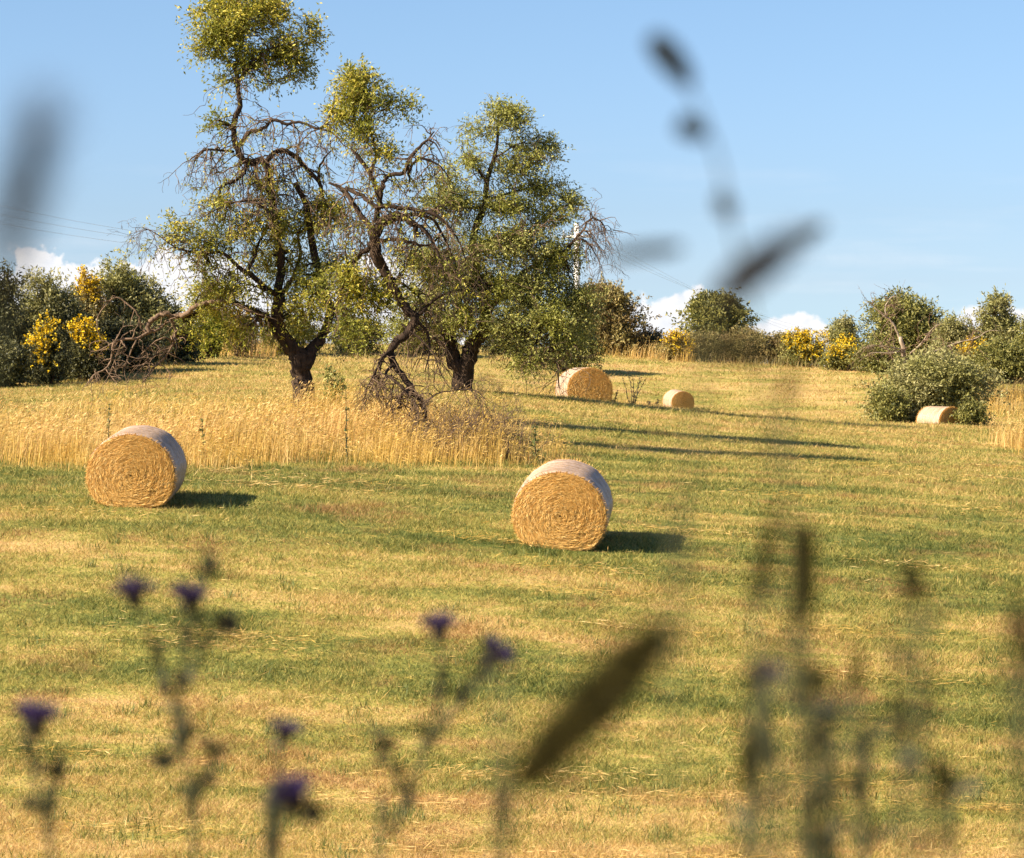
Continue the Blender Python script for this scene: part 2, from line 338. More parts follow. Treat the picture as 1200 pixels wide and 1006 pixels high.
# ------------------------------------------------------------------ tall dry grass (stuff)
def inside(px, py, poly):
    r = np.zeros(len(px), bool); k = len(poly)
    for a in range(k):
        x1, y1 = poly[a]; x2, y2 = poly[(a + 1) % k]
        c = ((y1 > py) != (y2 > py)) & (px < (x2 - x1) * (py - y1) / (y2 - y1 + 1e-12) + x1); r ^= c
    return r
def uvD(l): return [((u - 600) / F * D, D) for u, D in l]
def tall(b, poly, n, h0, h1, head=True, w=.007, rag=0.25):
    xs_, ys_ = zip(*poly); x = rng.uniform(min(xs_), max(xs_), n); y = rng.uniform(min(ys_), max(ys_), n)
    jx, jy = x + rng.normal(0, rag, n) + .3 * np.sin(y * 2.3), y + rng.normal(0, rag, n) + (.75 * np.sin(x * .9 + .5) + .5 * np.sin(x * 2.7 + 1)) * min(1, rag * 1.4)
    k = inside(jx, jy, poly) & (rng.uniform(size=n) < .5 + .42 * np.sin(x * 2.1 + 1.7 * np.sin(y * 1.6)) * np.sin(y * 2.7 + x) + .25 * np.sin(x * 6.3 + y * 4.1)); x, y = x[k], y[k]; n = len(x)
    cl = 0.8 + 0.22 * np.sin(x * 1.3 + 2 * np.sin(y * .9)) + .18 * np.sin(x * 4.1 + y * 2.3)
    h = rng.uniform(h0, h1, n) * cl; z = height(x, y) - .02
    base = np.stack([x, y, z], -1); a = rng.normal(0.1, 0.9, n); ln = rng.uniform(.05, .65, n) ** 1.2 * h
    mid = base + np.stack([np.cos(a) * ln * .3, np.sin(a) * ln * .3, h * .6], -1)
    tip = base + np.stack([np.cos(a) * ln, np.sin(a) * ln, h], -1)
    a2 = rng.normal(0, .6, n); s = np.stack([np.cos(a2), np.sin(a2), 0 * a2], -1) * (rng.uniform(.6, 1.4, n) * w / 2)[:, None]
    V = np.stack([base - s, base + s, mid + s * .8, mid - s * .8, tip], 1).reshape(-1, 3); k5 = np.arange(n)[:, None] * 5
    b.add(V, k5 + np.array([[0, 1, 2, 3]]), k5 + np.array([[3, 2, 4]]))
    if head:
        d = tip - mid + np.stack([np.cos(a) * .12, np.sin(a) * .12, rng.uniform(-.25, .0, n)], -1)
        b.leaves(tip - (tip - mid) * .1, d, rnd_dirs(n), rng.uniform(.05, .11, n), rng.uniform(.010, .02, n))
b = MB()
tall(b, uvD([(-60, 46.6), (100, 48), (260, 48.8), (420, 49.6), (530, 49.6), (560, 50.5), (590, 52.5), (565, 56), (480, 58), (300, 57), (100, 53.5), (-60, 52)]), 105000, .12, .78, rag=.7)
tall(b, uvD([(555, 49.8), (640, 51.5), (660, 54), (620, 58), (560, 57)]), 6000, .08, .4, rag=.7)
tall(b, uvD([(-60, 45.9), (100, 47.2), (260, 48.1), (420, 48.9), (530, 49.0), (570, 50), (590, 52), (540, 50.6), (260, 49.2), (-60, 47.4)]), 9000, .12, .45, rag=.35)
tall(b, uvD([(-80, 54), (100, 58), (330, 61), (520, 60), (500, 63), (300, 65), (100, 62), (-80, 58)]), 14000, .08, .28, rag=.8)
tall(b, uvD([(1165, 66), (1240, 62), (1260, 66), (1180, 69)]), 5000, .3, .65)
tall(b, uvD([(690, 114), (800, 114), (800, 122), (690, 119)]), 9000, .2, .8, w=.014, rag=.8)
tall(b, uvD([(560, 74), (650, 78), (720, 83), (780, 96), (700, 92), (640, 86), (560, 80)]), 6000, .15, .45, w=.01, rag=.4)
tall(b, uvD([(195, 100), (320, 104), (320, 108), (195, 104)]), 5000, .3, .8, w=.012, rag=.4)
tall(b, uvD([(1130, 96), (1210, 95), (1210, 103), (1130, 103)]), 4000, .2, .5, w=.012)
tag(b.build('dry_grass', M['dry']), 'tall golden dry grass with seed heads left unmown around the trees', 'grass', kind='stuff')
# low ragged weeds along the hedge foot
b = MB()
for poly, k in [([(-40, 80), (90, 84), (130, 95), (200, 103), (200, 106), (-40, 90)], 9000), ([(200, 104), (700, 114), (700, 117), (200, 108)], 9000), ([(760, 117), (1010, 113), (1010, 115), (760, 118)], 5000), ([(1160, 99), (1260, 96), (1260, 108), (1160, 110)], 7000)]:
    tall(b, uvD(poly), k, .1, .55, head=True, w=.022, rag=1.2)
tag(b.build('weeds', M['brush']), 'ragged low weeds growing along the foot of the hedgerow', 'undergrowth', kind='stuff')

n = 16000; inv = rng.uniform(1 / 90., 1 / 25., n); y = 1 / inv; x = rng.uniform(-.175, .175, n) * y
k = rng.uniform(size=n) < .35 + .65 * (np.sin((y + .1 * x) * 2.6 + np.sin(x)) > .3); x, y = x[k], y[k]; n = len(x)
b = MB(); c = np.stack([x, y, height(x, y) + rng.uniform(.02, .06, n)], -1); d = rnd_dirs(n); d[:, 2] *= .25
b.leaves(c, d, np.tile([0, -.3, 1.], (n, 1)) + rng.normal(0, .3, (n, 3)), rng.uniform(.05, .22, n), rng.uniform(.004, .009, n))
for k in range(46):
    y0 = 1 / rng.uniform(1 / 85., 1 / 26.); x0 = rng.uniform(-.17, .17) * y0; m = 170; x = x0 + rng.normal(0, .6, m); y = y0 - .12 * (x - x0) + rng.normal(0, .10, m)
    d = rnd_dirs(m); d[:, 2] *= .3; d[:, 0] *= 2; b.leaves(np.stack([x, y, height(x, y) + rng.uniform(.03, .09, m)], -1), d, rnd_dirs(m) + [0, -.3, 1.], rng.uniform(.06, .2, m), rng.uniform(.005, .011, m))
tag(b.build('loose_straw', M['dry']), 'loose pale straw left lying in rows on the mown field', 'straw', kind='stuff')
b = MB(); k = 520; inv = rng.uniform(1 / 75., 1 / 24.8, k); y0 = 1 / inv; x0 = rng.uniform(-.175, .175, k) * y0
idx = np.repeat(np.arange(k), 34); sd = rng.uniform(.04, .14, k); x = x0[idx] + rng.normal(0, 1, len(idx)) * sd[idx]; y = y0[idx] + rng.normal(0, 1, len(idx)) * sd[idx]
blades(b, x, y, rng.uniform(.05, .15, len(idx)), rng.uniform(.006, .014, len(idx)), .6)
for (u, D, w_) in [(657, 40.6, .62), (160, 41.8, .60), (684, 78.0, .6), (794, 99.3, .45), (1101, 82.6, .6)]:
    m = 900; x = (u - 600) / F * D + rng.uniform(-1, 1, m) * w_ * 1.15; y = D + rng.uniform(-.12, .08, m) - .02; blades(b, x, y, rng.uniform(.03, .15, m) * rng.uniform(.4, 1, m), rng.uniform(.005, .012, m) * (1 + (D > 60)), .6)
tag(b.build('grass_tufts', M['tuft']), 'scattered darker green tufts regrowing in the mown field', 'grass', kind='stuff')

# ------------------------------------------------------------------ hay bales
def straw_mat():
    m, t, o = new_mat('rolled golden straw'); g = nd(t, 'ShaderNodeNewGeometry')
    c = ramp(t, g.outputs['Random Per Island'], [(0.0, (0.42, 0.21, 0.05)), (0.35, (0.72, 0.42, 0.11)), (0.75, (0.84, 0.53, 0.16)), (1.0, (0.90, 0.66, 0.28))])
    tcn = nd(t, 'ShaderNodeTexCoord'); s = nd(t, 'ShaderNodeSeparateXYZ'); t.links.new(tcn.outputs['Object'], s.inputs[0])
    p = nd(t, 'ShaderNodeBsdfPrincipled'); p.inputs['Roughness'].default_value = 0.6; p.inputs['Specular IOR Level'].default_value = 0.3
    tr = nd(t, 'ShaderNodeBsdfTranslucent'); mx = nd(t, 'ShaderNodeMixShader'); mx.inputs[0].default_value = 0.15
    t.links.new(c, p.inputs['Base Color']); t.links.new(c, tr.inputs[0])
    t.links.new(p.outputs[0], mx.inputs[1]); t.links.new(tr.outputs[0], mx.inputs[2]); t.links.new(mx.outputs[0], o.inputs[0]); return m
def core_mat():
    m, t, o = new_mat('packed straw'); tcn = nd(t, 'ShaderNodeTexCoord'); s = nd(t, 'ShaderNodeSeparateXYZ'); t.links.new(tcn.outputs['Object'], s.inputs[0])
    r = mth(t, 'SQRT', mth(t, 'ADD', mth(t, 'POWER', s.outputs[0], 2), mth(t, 'POWER', s.outputs[2], 2)))
    th = mth(t, 'ARCTAN2', s.outputs[2], s.outputs[0])
    cb = nd(t, 'ShaderNodeCombineXYZ'); t.links.new(mth(t, 'MULTIPLY', r, 26), cb.inputs[0]); t.links.new(mth(t, 'MULTIPLY', th, 2.2), cb.inputs[1])
    n = nd(t, 'ShaderNodeTexNoise'); n.inputs['Scale'].default_value = 1.6; n.inputs['Detail'].default_value = 5; t.links.new(cb.outputs[0], n.inputs['Vector'])
    c = ramp(t, n.outputs[0], [(0.38, (0.10, 0.05, 0.012)), (0.52, (0.40, 0.23, 0.06)), (0.7, (0.70, 0.46, 0.15))])  # darkest tones paint the shade in gaps between straws
    p = nd(t, 'ShaderNodeBsdfPrincipled'); p.inputs['Roughness'].default_value = 0.85; t.links.new(c, p.inputs['Base Color']); p.inputs['Specular IOR Level'].default_value = 0.15
    t.links.new(p.outputs[0], o.inputs[0]); return m
def net_mat():
    m, t, o = new_mat('pale net wrap'); tcn = nd(t, 'ShaderNodeTexCoord')
    mp = nd(t, 'ShaderNodeMapping'); mp.inputs['Scale'].default_value = (1.6, 60, 1.6); t.links.new(tcn.outputs['Object'], mp.inputs[0])
    n = nd(t, 'ShaderNodeTexNoise'); n.inputs['Scale'].default_value = 1.0; n.inputs['Detail'].default_value = 4; t.links.new(mp.outputs[0], n.inputs['Vector'])
    n2 = nd(t, 'ShaderNodeTexNoise'); n2.inputs['Scale'].default_value = 38; n2.inputs['Detail'].default_value = 3; t.links.new(tcn.outputs['Object'], n2.inputs['Vector'])
    c = ramp(t, n.outputs[0], [(0.36, (0.20, 0.125, 0.075)), (0.5, (0.43, 0.31, 0.22)), (0.66, (0.62, 0.48, 0.38))])
    c = mixc(t, ramp(t, n2.outputs[0], [(0.46, 0.0), (0.64, 0.8)]), c, (0.34, 0.21, 0.11))
    p = nd(t, 'ShaderNodeBsdfPrincipled'); p.inputs['Roughness'].default_value = 0.5; p.inputs['Specular IOR Level'].default_value = 0.35
    t.links.new(c, p.inputs['Base Color'])
    bp = nd(t, 'ShaderNodeBump'); bp.inputs['Strength'].default_value = 0.5; bp.inputs['Distance'].default_value = 0.02
    t.links.new(n.outputs[0], bp.inputs['Height']); t.links.new(bp.outputs[0], p.inputs['Normal'])
    t.links.new(p.outputs[0], o.inputs[0]); return m
M['straw'] = straw_mat(); M['core'] = core_mat(); M['net'] = net_mat()
RB, LB = 0.625, 1.2
def squash(P):                       # local bale coordinates, axis = y, front face at y = -LB/2
    z = P[..., 2] * 0.92
    z = np.where(z < -0.40, -0.40 + (z + 0.40) * 0.42, z)      # sagged flat underside
    x = P[..., 0] * (1 + 0.05 * np.clip(-P[..., 2] / RB, 0, 1))
    return np.stack([x, P[..., 1], z + 0.475], -1)
def make_bale():
    nth, ny = 96, 26
    th = np.arange(nth) * 2 * np.pi / nth; yv = np.linspace(-LB / 2 + .02, LB / 2 - .02, ny)
    T, Yv = np.meshgrid(th, yv)
    edge = 1 - 0.05 * np.exp(-(LB / 2 - np.abs(Yv)) / .04)
    rr = RB * edge * (1 + .006 * np.sin(T * 7 + 1) + .005 * np.sin(T * 13 + Yv * 3) + .004 * rng.standard_normal(T.shape)) + .006 * np.sin(Yv * 40)
    P = squash(np.stack([rr * np.cos(T), Yv, rr * np.sin(T)], -1)).reshape(-1, 3)
    i = np.arange(ny - 1)[:, None] * nth; j = np.arange(nth)[None, :]; j2 = (j + 1) % nth
    net = MB(); net.add(P, np.stack([i + j, i + j2, i + nth + j2, i + nth + j], -1).reshape(-1, 4))
    # shaggy ends of straw showing through the net
    core = MB()
    for sgn in (-1, 1):
        rs = np.linspace(0, RB * .955, 14); T, Rr = np.meshgrid(th, rs)
        yb = sgn * (LB / 2 + .03 * (1 - (Rr / RB) ** 2) * 1.4 + .010 * rng.standard_normal(T.shape) + .012 * np.sin(Rr * 55 + T) - .05 * np.clip(Rr / RB - .93, 0, 1))
        Pp = squash(np.stack([Rr * np.cos(T), yb, Rr * np.sin(T)], -1)).reshape(-1, 3)
        i = np.arange(13)[:, None] * nth; j = np.arange(nth)[None, :]; j2 = (j + 1) % nth
        q = np.stack([i + j, i + j2, i + nth + j2, i + nth + j], -1).reshape(-1, 4)
        core.add(Pp, q if sgn < 0 else q[:, ::-1])
    o1 = 13 * nth; o2 = 14 * nth + 13 * nth; jj = np.arange(nth); j2 = (jj + 1) % nth
    core.q.append(np.stack([o1 + jj, o1 + j2, o2 + j2, o2 + jj], -1).astype(np.int32))
    # straws laid round in the roll on both ends
    st = MB()
    for sgn, n in ((-1, 46000), (1, 9000)):
        r = RB * .965 * np.sqrt(rng.uniform(0.0, 1, n)); t0 = rng.uniform(0, 2 * np.pi, n)
        ring = np.sin(r * (62 + 9 * np.sin(t0 * 2 + 1)) + t0 + 1.6 * np.sin(t0 * 3 + r * 11) + 1.3 * np.sin(t0 * 7 - r * 19)) + rng.normal(0, .5, n); k = rng.uniform(-1, 1, n) < .60 + .26 * ring + .50 * np.sin(t0 * 2 + r * 9) * np.sin(r * 23 + t0 * 5); r, t0, ring = r[k], t0[k], ring[k]; n = len(r)
        ln = rng.uniform(.025, .14, n) * (0.5 + .5 * r / RB); wob = rng.normal(0, .38, n)
        c = np.stack([r * np.cos(t0), sgn * (LB / 2 + .04 * (1 - (r / RB) ** 2) + rng.uniform(.0, .024, n) + .003 * ring), r * np.sin(t0)], -1)
        d = np.stack([-np.sin(t0 + wob), rng.normal(0, .12, n) + sgn * .05, np.cos(t0 + wob)], -1)
        d /= np.linalg.norm(d, axis=1)[:, None]
        tip = c + d * ln[:, None]; rad = np.hypot(tip[:, 0], tip[:, 2]); kk = np.minimum(1, RB * .985 / rad); tip[:, 0] *= kk; tip[:, 2] *= kk
        nn = np.stack([rng.normal(0, .5, n), np.full(n, sgn * 1.0), rng.normal(0, .5, n)], -1)
        c, tip = squash(c), squash(tip); d = tip - c
        st.leaves(c, d, nn, np.linalg.norm(d, axis=1), rng.uniform(.002, .0058, n))
    # fringe of straw sticking out at the rims and along the foot
    n = 3200; t0 = rng.uniform(0, 2 * np.pi, n); sgn = np.where(rng.uniform(size=n) < .65, -1, 1)
    c = np.stack([RB * .95 * np.cos(t0), sgn * (LB / 2 - .01), RB * .95 * np.sin(t0)], -1)
    d = np.stack([np.cos(t0) * .8 + rng.normal(0, .7, n), sgn * rng.uniform(.0, .8, n), np.sin(t0) * .8 + rng.normal(0, .7, n)], -1)
    d /= np.linalg.norm(d, axis=1)[:, None]; c2 = squash(c); tip = squash(c + d * rng.uniform(.02, .085, n)[:, None]); d = tip - c2
    st.leaves(c2, d, rnd_dirs(n), np.linalg.norm(d, axis=1), .006)
    # loose straws lying on the net
    n = 700; t0 = rng.uniform(0, np.pi * 2, n); yv = rng.uniform(-.55, .55, n)
    c = np.stack([RB * 1.012 * np.cos(t0), yv, RB * 1.012 * np.sin(t0)], -1); d = np.stack([-np.sin(t0), rng.normal(0, .25, n), np.cos(t0)], -1) * rng.uniform(.03, .09, n)[:, None]
    c2 = squash(c); d = squash(c + d) - c2; st.leaves(c2, d, np.stack([np.cos(t0), 0 * t0, np.sin(t0)], -1), np.linalg.norm(d, axis=1), .005)
    root = empty('hay_bale', (0, 0, 0), 'x', 'hay bale', 'round hay bales on the field')
    cr = core.build('straw_core', M['core'], root, smooth=True)
    st.build('straw', M['straw'], cr); net.build('net_wrap', M['net'], root, smooth=True)
    return root
def copy_tree(o, parent=None):
    c = o.copy(); COL.objects.link(c); c.parent = parent
    for ch in [x for x in bpy.data.objects if x.parent == o]: copy_tree(ch, c)
    return c
def place_bale(o, u, v, D, sc, yaw, label, sink=.03, roll=0):
    x = (u - 600) / F * D; z = height(x, D)[0]; e = .4
    nrm = Vector(((height(x - e, D)[0] - height(x + e, D)[0]) / (2 * e), (height(x, D - e)[0] - height(x, D + e)[0]) / (2 * e), 1)).normalized()
    fwd = Vector((math.sin(yaw), math.cos(yaw), 0)); fwd = (fwd - nrm * fwd.dot(nrm)).normalized(); right = fwd.cross(nrm)
    m = Matrix((right, fwd, nrm)).transposed().to_4x4()
    o.matrix_world = Matrix.Translation(Vector((x, D, z - sink))) @ m @ Matrix.Scale(sc, 4)
    o['label'] = label
bale = make_bale()
BL = [(657, 643, 40.9, 1.0, R(5), 'large golden round hay bale nearest the camera with shadow on mown grass', .03),
      (160, 592, 42.1, .97, R(1.5), 'golden round hay bale in front of the tall dry grass on the left', .03),
      (682, 477, 78.0, .96, R(-15), 'round hay bale in deep field beside the low hanging tree foliage', .05),
      (794, 478, 99.5, .64, R(-20), 'small distant round hay bale standing alone on open field', .05),
      (1101, 500, 83.2, .74, R(-36), 'half sunken pale hay bale lying against the big round bush', .26)]
for k, (u, v, D, sc, yaw, lab, sink) in enumerate(BL):
    o = bale if k == 0 else copy_tree(bale)
    place_bale(o, u, v, D, sc, yaw, lab, sink)

# ------------------------------------------------------------------ trees
def smooth_path(pts, k=4, wob=0.0):
    """Catmull-Rom through pts (n,4: xyz + radius), with a little gnarl"""
    pts = np.asarray(pts, float); P = np.vstack([2 * pts[0] - pts[1], pts, 2 * pts[-1] - pts[-2]]); o = []
    for i in range(1, len(P) - 2):
        for t in np.arange(k) / k:
            o.append(.5 * ((2 * P[i]) + (-P[i - 1] + P[i + 1]) * t + (2 * P[i - 1] - 5 * P[i] + 4 * P[i + 1] - P[i + 2]) * t * t + (-P[i - 1] + 3 * P[i] - 3 * P[i + 1] + P[i + 2]) * t ** 3))
    o.append(pts[-1]); o = np.array(o)
    if wob: o[1:-1, :3] += rng.standard_normal((len(o) - 2, 3)) * wob * o[1:-1, 3:4]
    o[:, 3] = np.maximum(o[:, 3], .003); return o
def grow(b, p, d, ln, r, droop=.25, curl=.5, depth=0, tips=None, sides=4, kids=3):
    n = max(4, int(ln / .09)); n = min(n, 11); st = ln / n; pts = [p]; d = d / np.linalg.norm(d)
    for i in range(n):
        d = d + rng.normal(0, curl, 3) * .55 + np.array([0, 0, -droop * .45]); d /= np.linalg.norm(d); pts.append(pts[-1] + d * st)
    pts = np.array(pts); rad = np.linspace(r, max(r * .3, .003), n + 1); b.tube(pts, rad, sides)
    if tips is not None: tips.append(pts[-1])
    if depth > 0:
        for k in range(kids):
            i = rng.integers(1, n + 1); dd = (pts[i] - pts[i - 1]) / st + rng.normal(0, .75, 3)
            grow(b, pts[i], dd, ln * rng.uniform(.35, .65), r * .55, droop, curl, depth - 1, tips, 3, kids)
def sprays(b, tw, cen, dirs, nleaf, splen, ln, wd, hang=.2):
    """leafy shoots: each centre gets a shoot with leaves all along it"""
    n = len(cen); d = dirs / (np.linalg.norm(dirs, axis=1)[:, None] + 1e-9)
    L_ = splen * rng.uniform(.6, 1.3, n)
    idx = np.repeat(np.arange(n), nleaf); t = rng.uniform(0, 1, len(idx))
    p = cen[idx] + d[idx] * (L_[idx] * t)[:, None]; p[:, 2] -= hang * L_[idx] * t * t
    p += rng.standard_normal(p.shape) * splen * .07
    ld = d[idx] * .6 + rnd_dirs(len(idx)) * .9; ld[:, 2] -= .15
    nn = rnd_dirs(len(idx)) + np.array([-.45, -.3, .45]); b.leaves(p, ld, nn, ln * rng.uniform(.6, 1.25, len(p)), wd * rng.uniform(.7, 1.3, len(p)))
    if tw is not None:
        for k in range(0, n, 3):
            q = cen[k] + d[k] * L_[k]; q = q - np.array([0, 0, hang * L_[k]]); tw.tube(np.array([cen[k], (cen[k] + q) / 2, q]), [.005, .004, .002], 3)
def clump_points(c, rad, n, gap=.35, kr0=.22, kr1=.46, odd=.07):
    """shoot positions in an ellipsoid, thinned by a lumpy field so that holes stay"""
    K = max(4, int(n / 30)); kd = rnd_dirs(K) * (rng.uniform(.2, 1.05, K)[:, None]); kr = rng.uniform(kr0, kr1, K)
    i = rng.choice(K, n, p=kr ** 2 / (kr ** 2).sum()); d0 = rnd_dirs(n); rr = rng.uniform(.1, 1, n) ** .6
    out = rng.uniform(size=n) < odd; rr = np.where(out, rng.uniform(1.1, 1.7, n), rr)
    d = kd[i] * .75 + d0 * (kr[i] * rr)[:, None]; p = c + d * rad; d = d * .5 + d0 * .8
    q = p * 2.6
    f = np.sin(q[:, 0] * 1.7 + 1.3 * np.sin(q[:, 2])) * np.sin(q[:, 1] * 1.3 + q[:, 2]) + np.sin(q[:, 2] * 2.1 + 1.1 * np.sin(q[:, 0] * 1.4)) * .8
    k = f > (-1.4 + 2.2 * gap) + rng.normal(0, .35, n) - .2
    return p[k], (d * rad / np.max(rad))[k]
def px(D): return D / F
class Tree:
    def __init__(s, name, u, D, label, cat, group=None, bark='bark', twig='twig', sink=.1):
        g = ground_at(u, D); s.D = D; s.g = g; s.root = empty(name, tuple(g), label, cat, group)
        s.tr, s.br, s.tw, s.cr, s.pts, s.tips = MB(), MB(), MB(), MB(), [], []
        s.bark, s.twig = bark, twig
    def limb(s, l, trunk=False, wob=.25, k=4, sides=7):
        """l: (u, v, depth offset m, radius m) traced joints of a real limb"""
        P = [np.append(at(u, v, s.D + dd), r * (.85 if trunk else .68)) for u, v, dd, r in l]; P = smooth_path(P, k, wob)
        (s.tr if trunk else s.br).tube(P[:, :3], P[:, 3], 10 if trunk else sides, .07); s.pts.append(P); return P
    def twigs(s, P, n, ln, r=.012, droop=.3, curl=.5, depth=1, t0=.2, kids=3):
        for k in range(n):
            i = rng.integers(int(len(P) * t0), len(P)); d = rnd_dirs(1)[0]; d[1] *= .8
            grow(s.tw, P[i, :3], d, ln * rng.uniform(.5, 1.3), min(r, P[i, 3] * .8), droop, curl, depth, s.tips, 4, kids)
    def clump(s, u, v, ru, rv, n, dd=0, ry=None, leaf=(.078, .025), nleaf=10, sp=.34, gap=.3, up=.25, b=None, link_=True):
        c = at(u, v, s.D + dd); k = px(s.D); rad = np.array([ru * k, (ry if ry is not None else (ru + rv) / 2 * k), rv * k])
        n = int(n * 1.55); p, d = clump_points(c, rad, n, gap, .2, .42, .10); d = d * .8 + rnd_dirs(len(p)) * .6; d[:, 2] += up
        sprays(b or s.cr, s.tw, p, d, nleaf, sp, leaf[0], leaf[1])
        if link_ and s.pts:                                     # boughs that carry the clump
            A = np.vstack(s.pts); near = A[np.argmin(((A[:, :3] - c) ** 2).sum(1))]
            for q in p[rng.integers(0, len(p), max(3, int(n / 45)))] if len(p) else []:
                m = (near[:3] + q) / 2 + rng.normal(0, .12, 3) * np.linalg.norm(q - near[:3]); r0 = min(near[3] * .6, .035)
                Pq = smooth_path([np.append(near[:3], r0), np.append(m, r0 * .6), np.append(q, .006)], 4, .6); s.br.tube(Pq[:, :3], Pq[:, 3], 5)
    def leaf_tips(s, share, leaf=(.078, .025), zmin=1.2, umax=9999):
        """small leafy shoots at the ends of the twigs"""
        if not s.tips: return
        A = np.array(s.tips); A = A[(rng.uniform(size=len(A)) < share) & (A[:, 2] > s.g[2] + zmin)]
        A = A[A[:, 0] < (umax - 600) / F * s.D]
        A = np.repeat(A, 2, axis=0) + rng.normal(0, .05, (len(A) * 2, 3)); d = rnd_dirs(len(A)); d[:, 2] -= .1; sprays(s.cr, s.tw, A, d, 8, .24, leaf[0], leaf[1])
    def done(s, leafmat, leafname='crown'):
        if s.tr.n: s.tr.build('trunk', M[s.bark], s.root, smooth=True)
        if s.br.n: s.br.build('branches', M[s.bark], s.root, smooth=True)
        if s.tw.n: s.tw.build('twigs', M[s.twig], s.root)
        if s.cr.n: s.cr.build(leafname, M[leafmat], s.root)
        return s.root

# --- front almond tree, left ------------------------------------------------
T = Tree('almond_tree', 358, 58, 'tall gnarled almond tree with dark trunk and a leafy tuft high on a bare limb', 'tree', 'old almond trees in the middle of the field')
T.limb([(357, 500, 0, .36), (356, 470, 0, .26), (354, 440, 0, .23), (350, 420, 0, .22), (338, 402, -.05, .17), (325, 382, -.1, .15), (327, 345, -.1, .13)], True, .12)
T.limb([(354, 430, 0, .20), (364, 412, .1, .15), (376, 400, .2, .12), (386, 370, .3, .10), (378, 330, .3, .09), (366, 285, .2, .085), (360, 245, .1, .07), (346, 214, 0, .06)], True, .2)
M1 = T.limb([(327, 345, -.1, .13), (328, 310, 0, .12), (322, 262, 0, .12), (316, 222, 0, .115), (312, 191, 0, .11), (291, 190, 0, .10), (278, 176, 0, .09), (274, 148, 0, .085), (280, 124, 0, .075), (279, 98, 0, .065), (276, 80, 0, .05), (282, 55, .1, .03), (288, 25, .1, .015)])
a = [T.limb(l) for l in [
    [(279, 98, 0, .05), (296, 72, -.2, .035), (320, 55, -.3, .02), (345, 40, -.3, .01)],
    [(277, 85, 0, .04), (262, 65, .2, .03), (245, 45, .3, .012)],
    [(281, 170, 0, .07), (292, 156, 0, .055), (307, 152, -.2, .05), (320, 141, -.3, .045), (336, 146, -.3, .045), (351, 143, -.3, .04), (374, 151, -.4, .035), (384, 140, -.4, .03), (395, 114, -.4, .02)],
    [(374, 151, -.4, .03), (390, 156, -.5, .025), (402, 170, -.6, .01)],
    [(274, 178, 0, .04), (255, 176, -.2, .03), (240, 176, -.3, .025), (231, 182, -.3, .02), (226, 198, -.3, .015), (221, 215, -.3, .008)],
    [(290, 194, 0, .06), (281, 209, -.3, .05), (262, 217, -.4, .045), (258, 228, -.4, .04), (266, 240, -.4, .03), (262, 262, -.3, .015)],
    [(312, 190, 0, .08), (325, 178, .2, .07), (346, 183, .3, .07), (361, 199, .3, .065), (374, 214, .3, .06), (380, 235, .3, .04), (398, 262, .3, .02)],
    [(374, 214, .3, .05), (374, 197, .3, .035), (380, 186, .3, .03), (388, 177, .3, .018)],
    [(327, 345, -.1, .10), (314, 340, -.3, .09), (297, 324, -.5, .075), (284, 316, -.6, .06), (262, 298, -.7, .05), (248, 296, -.7, .04), (236, 298, -.7, .035), (206, 290, -.8, .025), (186, 276, -.8, .016), (170, 268, -.8, .009), (155, 267, -.8, .005)],
    [(290, 318, -.5, .05), (298, 302, -.4, .05), (303, 284, -.3, .04), (318, 262, -.3, .025)],
    [(323, 380, -.1, .12), (307, 369, -.3, .10), (290, 362, -.5, .08), (271, 354, -.6, .06)],
    [(326, 350, .1, .08), (340, 330, .5, .06), (352, 300, .7, .05), (350, 270, .7, .03), (372, 250, .6, .015)],
    [(384, 372, .3, .07), (398, 350, .5, .05), (408, 320, .5, .04), (404, 290, .5, .02)],
    [(322, 262, 0, .06), (305, 240, -.5, .04), (282, 236, -.7, .03), (255, 245, -.8, .02), (225, 262, -.8, .008)]]]
for P, n, ln in [(a[0], 10, .5), (a[2], 26, .8), (a[3], 10, .6), (a[4], 14, .8), (a[5], 16, .7), (a[6], 26, .9), (a[7], 4, .4), (a[8], 30, .7), (a[9], 12, .6), (a[10], 14, .7), (a[11], 18, .9), (a[12], 16, .8), (a[13], 14, .7)]:
    T.twigs(P, n, ln, .014, .5, .55, 2, kids=3)
T.twigs(M1[18:44], 26, .8, .012, .35, .55, 1)
T.twigs(M1[6:24], 40, 1.1, .016, .55, .55, 2)
for (u, v, ru, rv, n) in [(285, 32, 55, 32, 560), (255, 48, 30, 24, 180), (322, 55, 38, 26, 240), (345, 75, 24, 14, 80), (290, 78, 34, 16, 130), (275, 8, 34, 18, 150), (240, 20, 20, 18, 70), (361, 30, 10, 20, 36), (310, 15, 35, 20, 150), (228, 58, 12, 10, 24), (369, 42, 8, 20, 30), (352, 90, 20, 9, 40), (262, 96, 16, 9, 30), (320, 96, 14, 8, 20), (254, 147, 13, 11, 36), (274, 100, 14, 10, 30)]:
    T.clump(u, v, ru, rv, n, 0, gap=.32, leaf=(.08, .028))
for (u, v, ru, rv, n, dd) in [(388, 248, 30, 24, 190, .2), (352, 262, 30, 24, 80, .2), (212, 268, 18, 26, 70, -.7), (240, 290, 26, 24, 110, -.6), (285, 262, 30, 28, 110, -.4), (262, 235, 24, 16, 60, -.6), (335, 300, 40, 34, 150, .3), (375, 320, 40, 40, 180, .4), (300, 340, 36, 26, 90, -.3), (348, 370, 36, 28, 110, .2), (400, 375, 22, 26, 70, .4), (320, 385, 24, 16, 30, .1), (310, 225, 26, 16, 40, 0), (365, 345, 40, 40, 120, -.3), (250, 325, 30, 24, 70, -.5), (330, 270, 30, 26, 70, -.3)]:
    T.clump(u, v, ru, rv, int(n * 1.3), dd, gap=.36, up=-.1)
T.leaf_tips(.12)
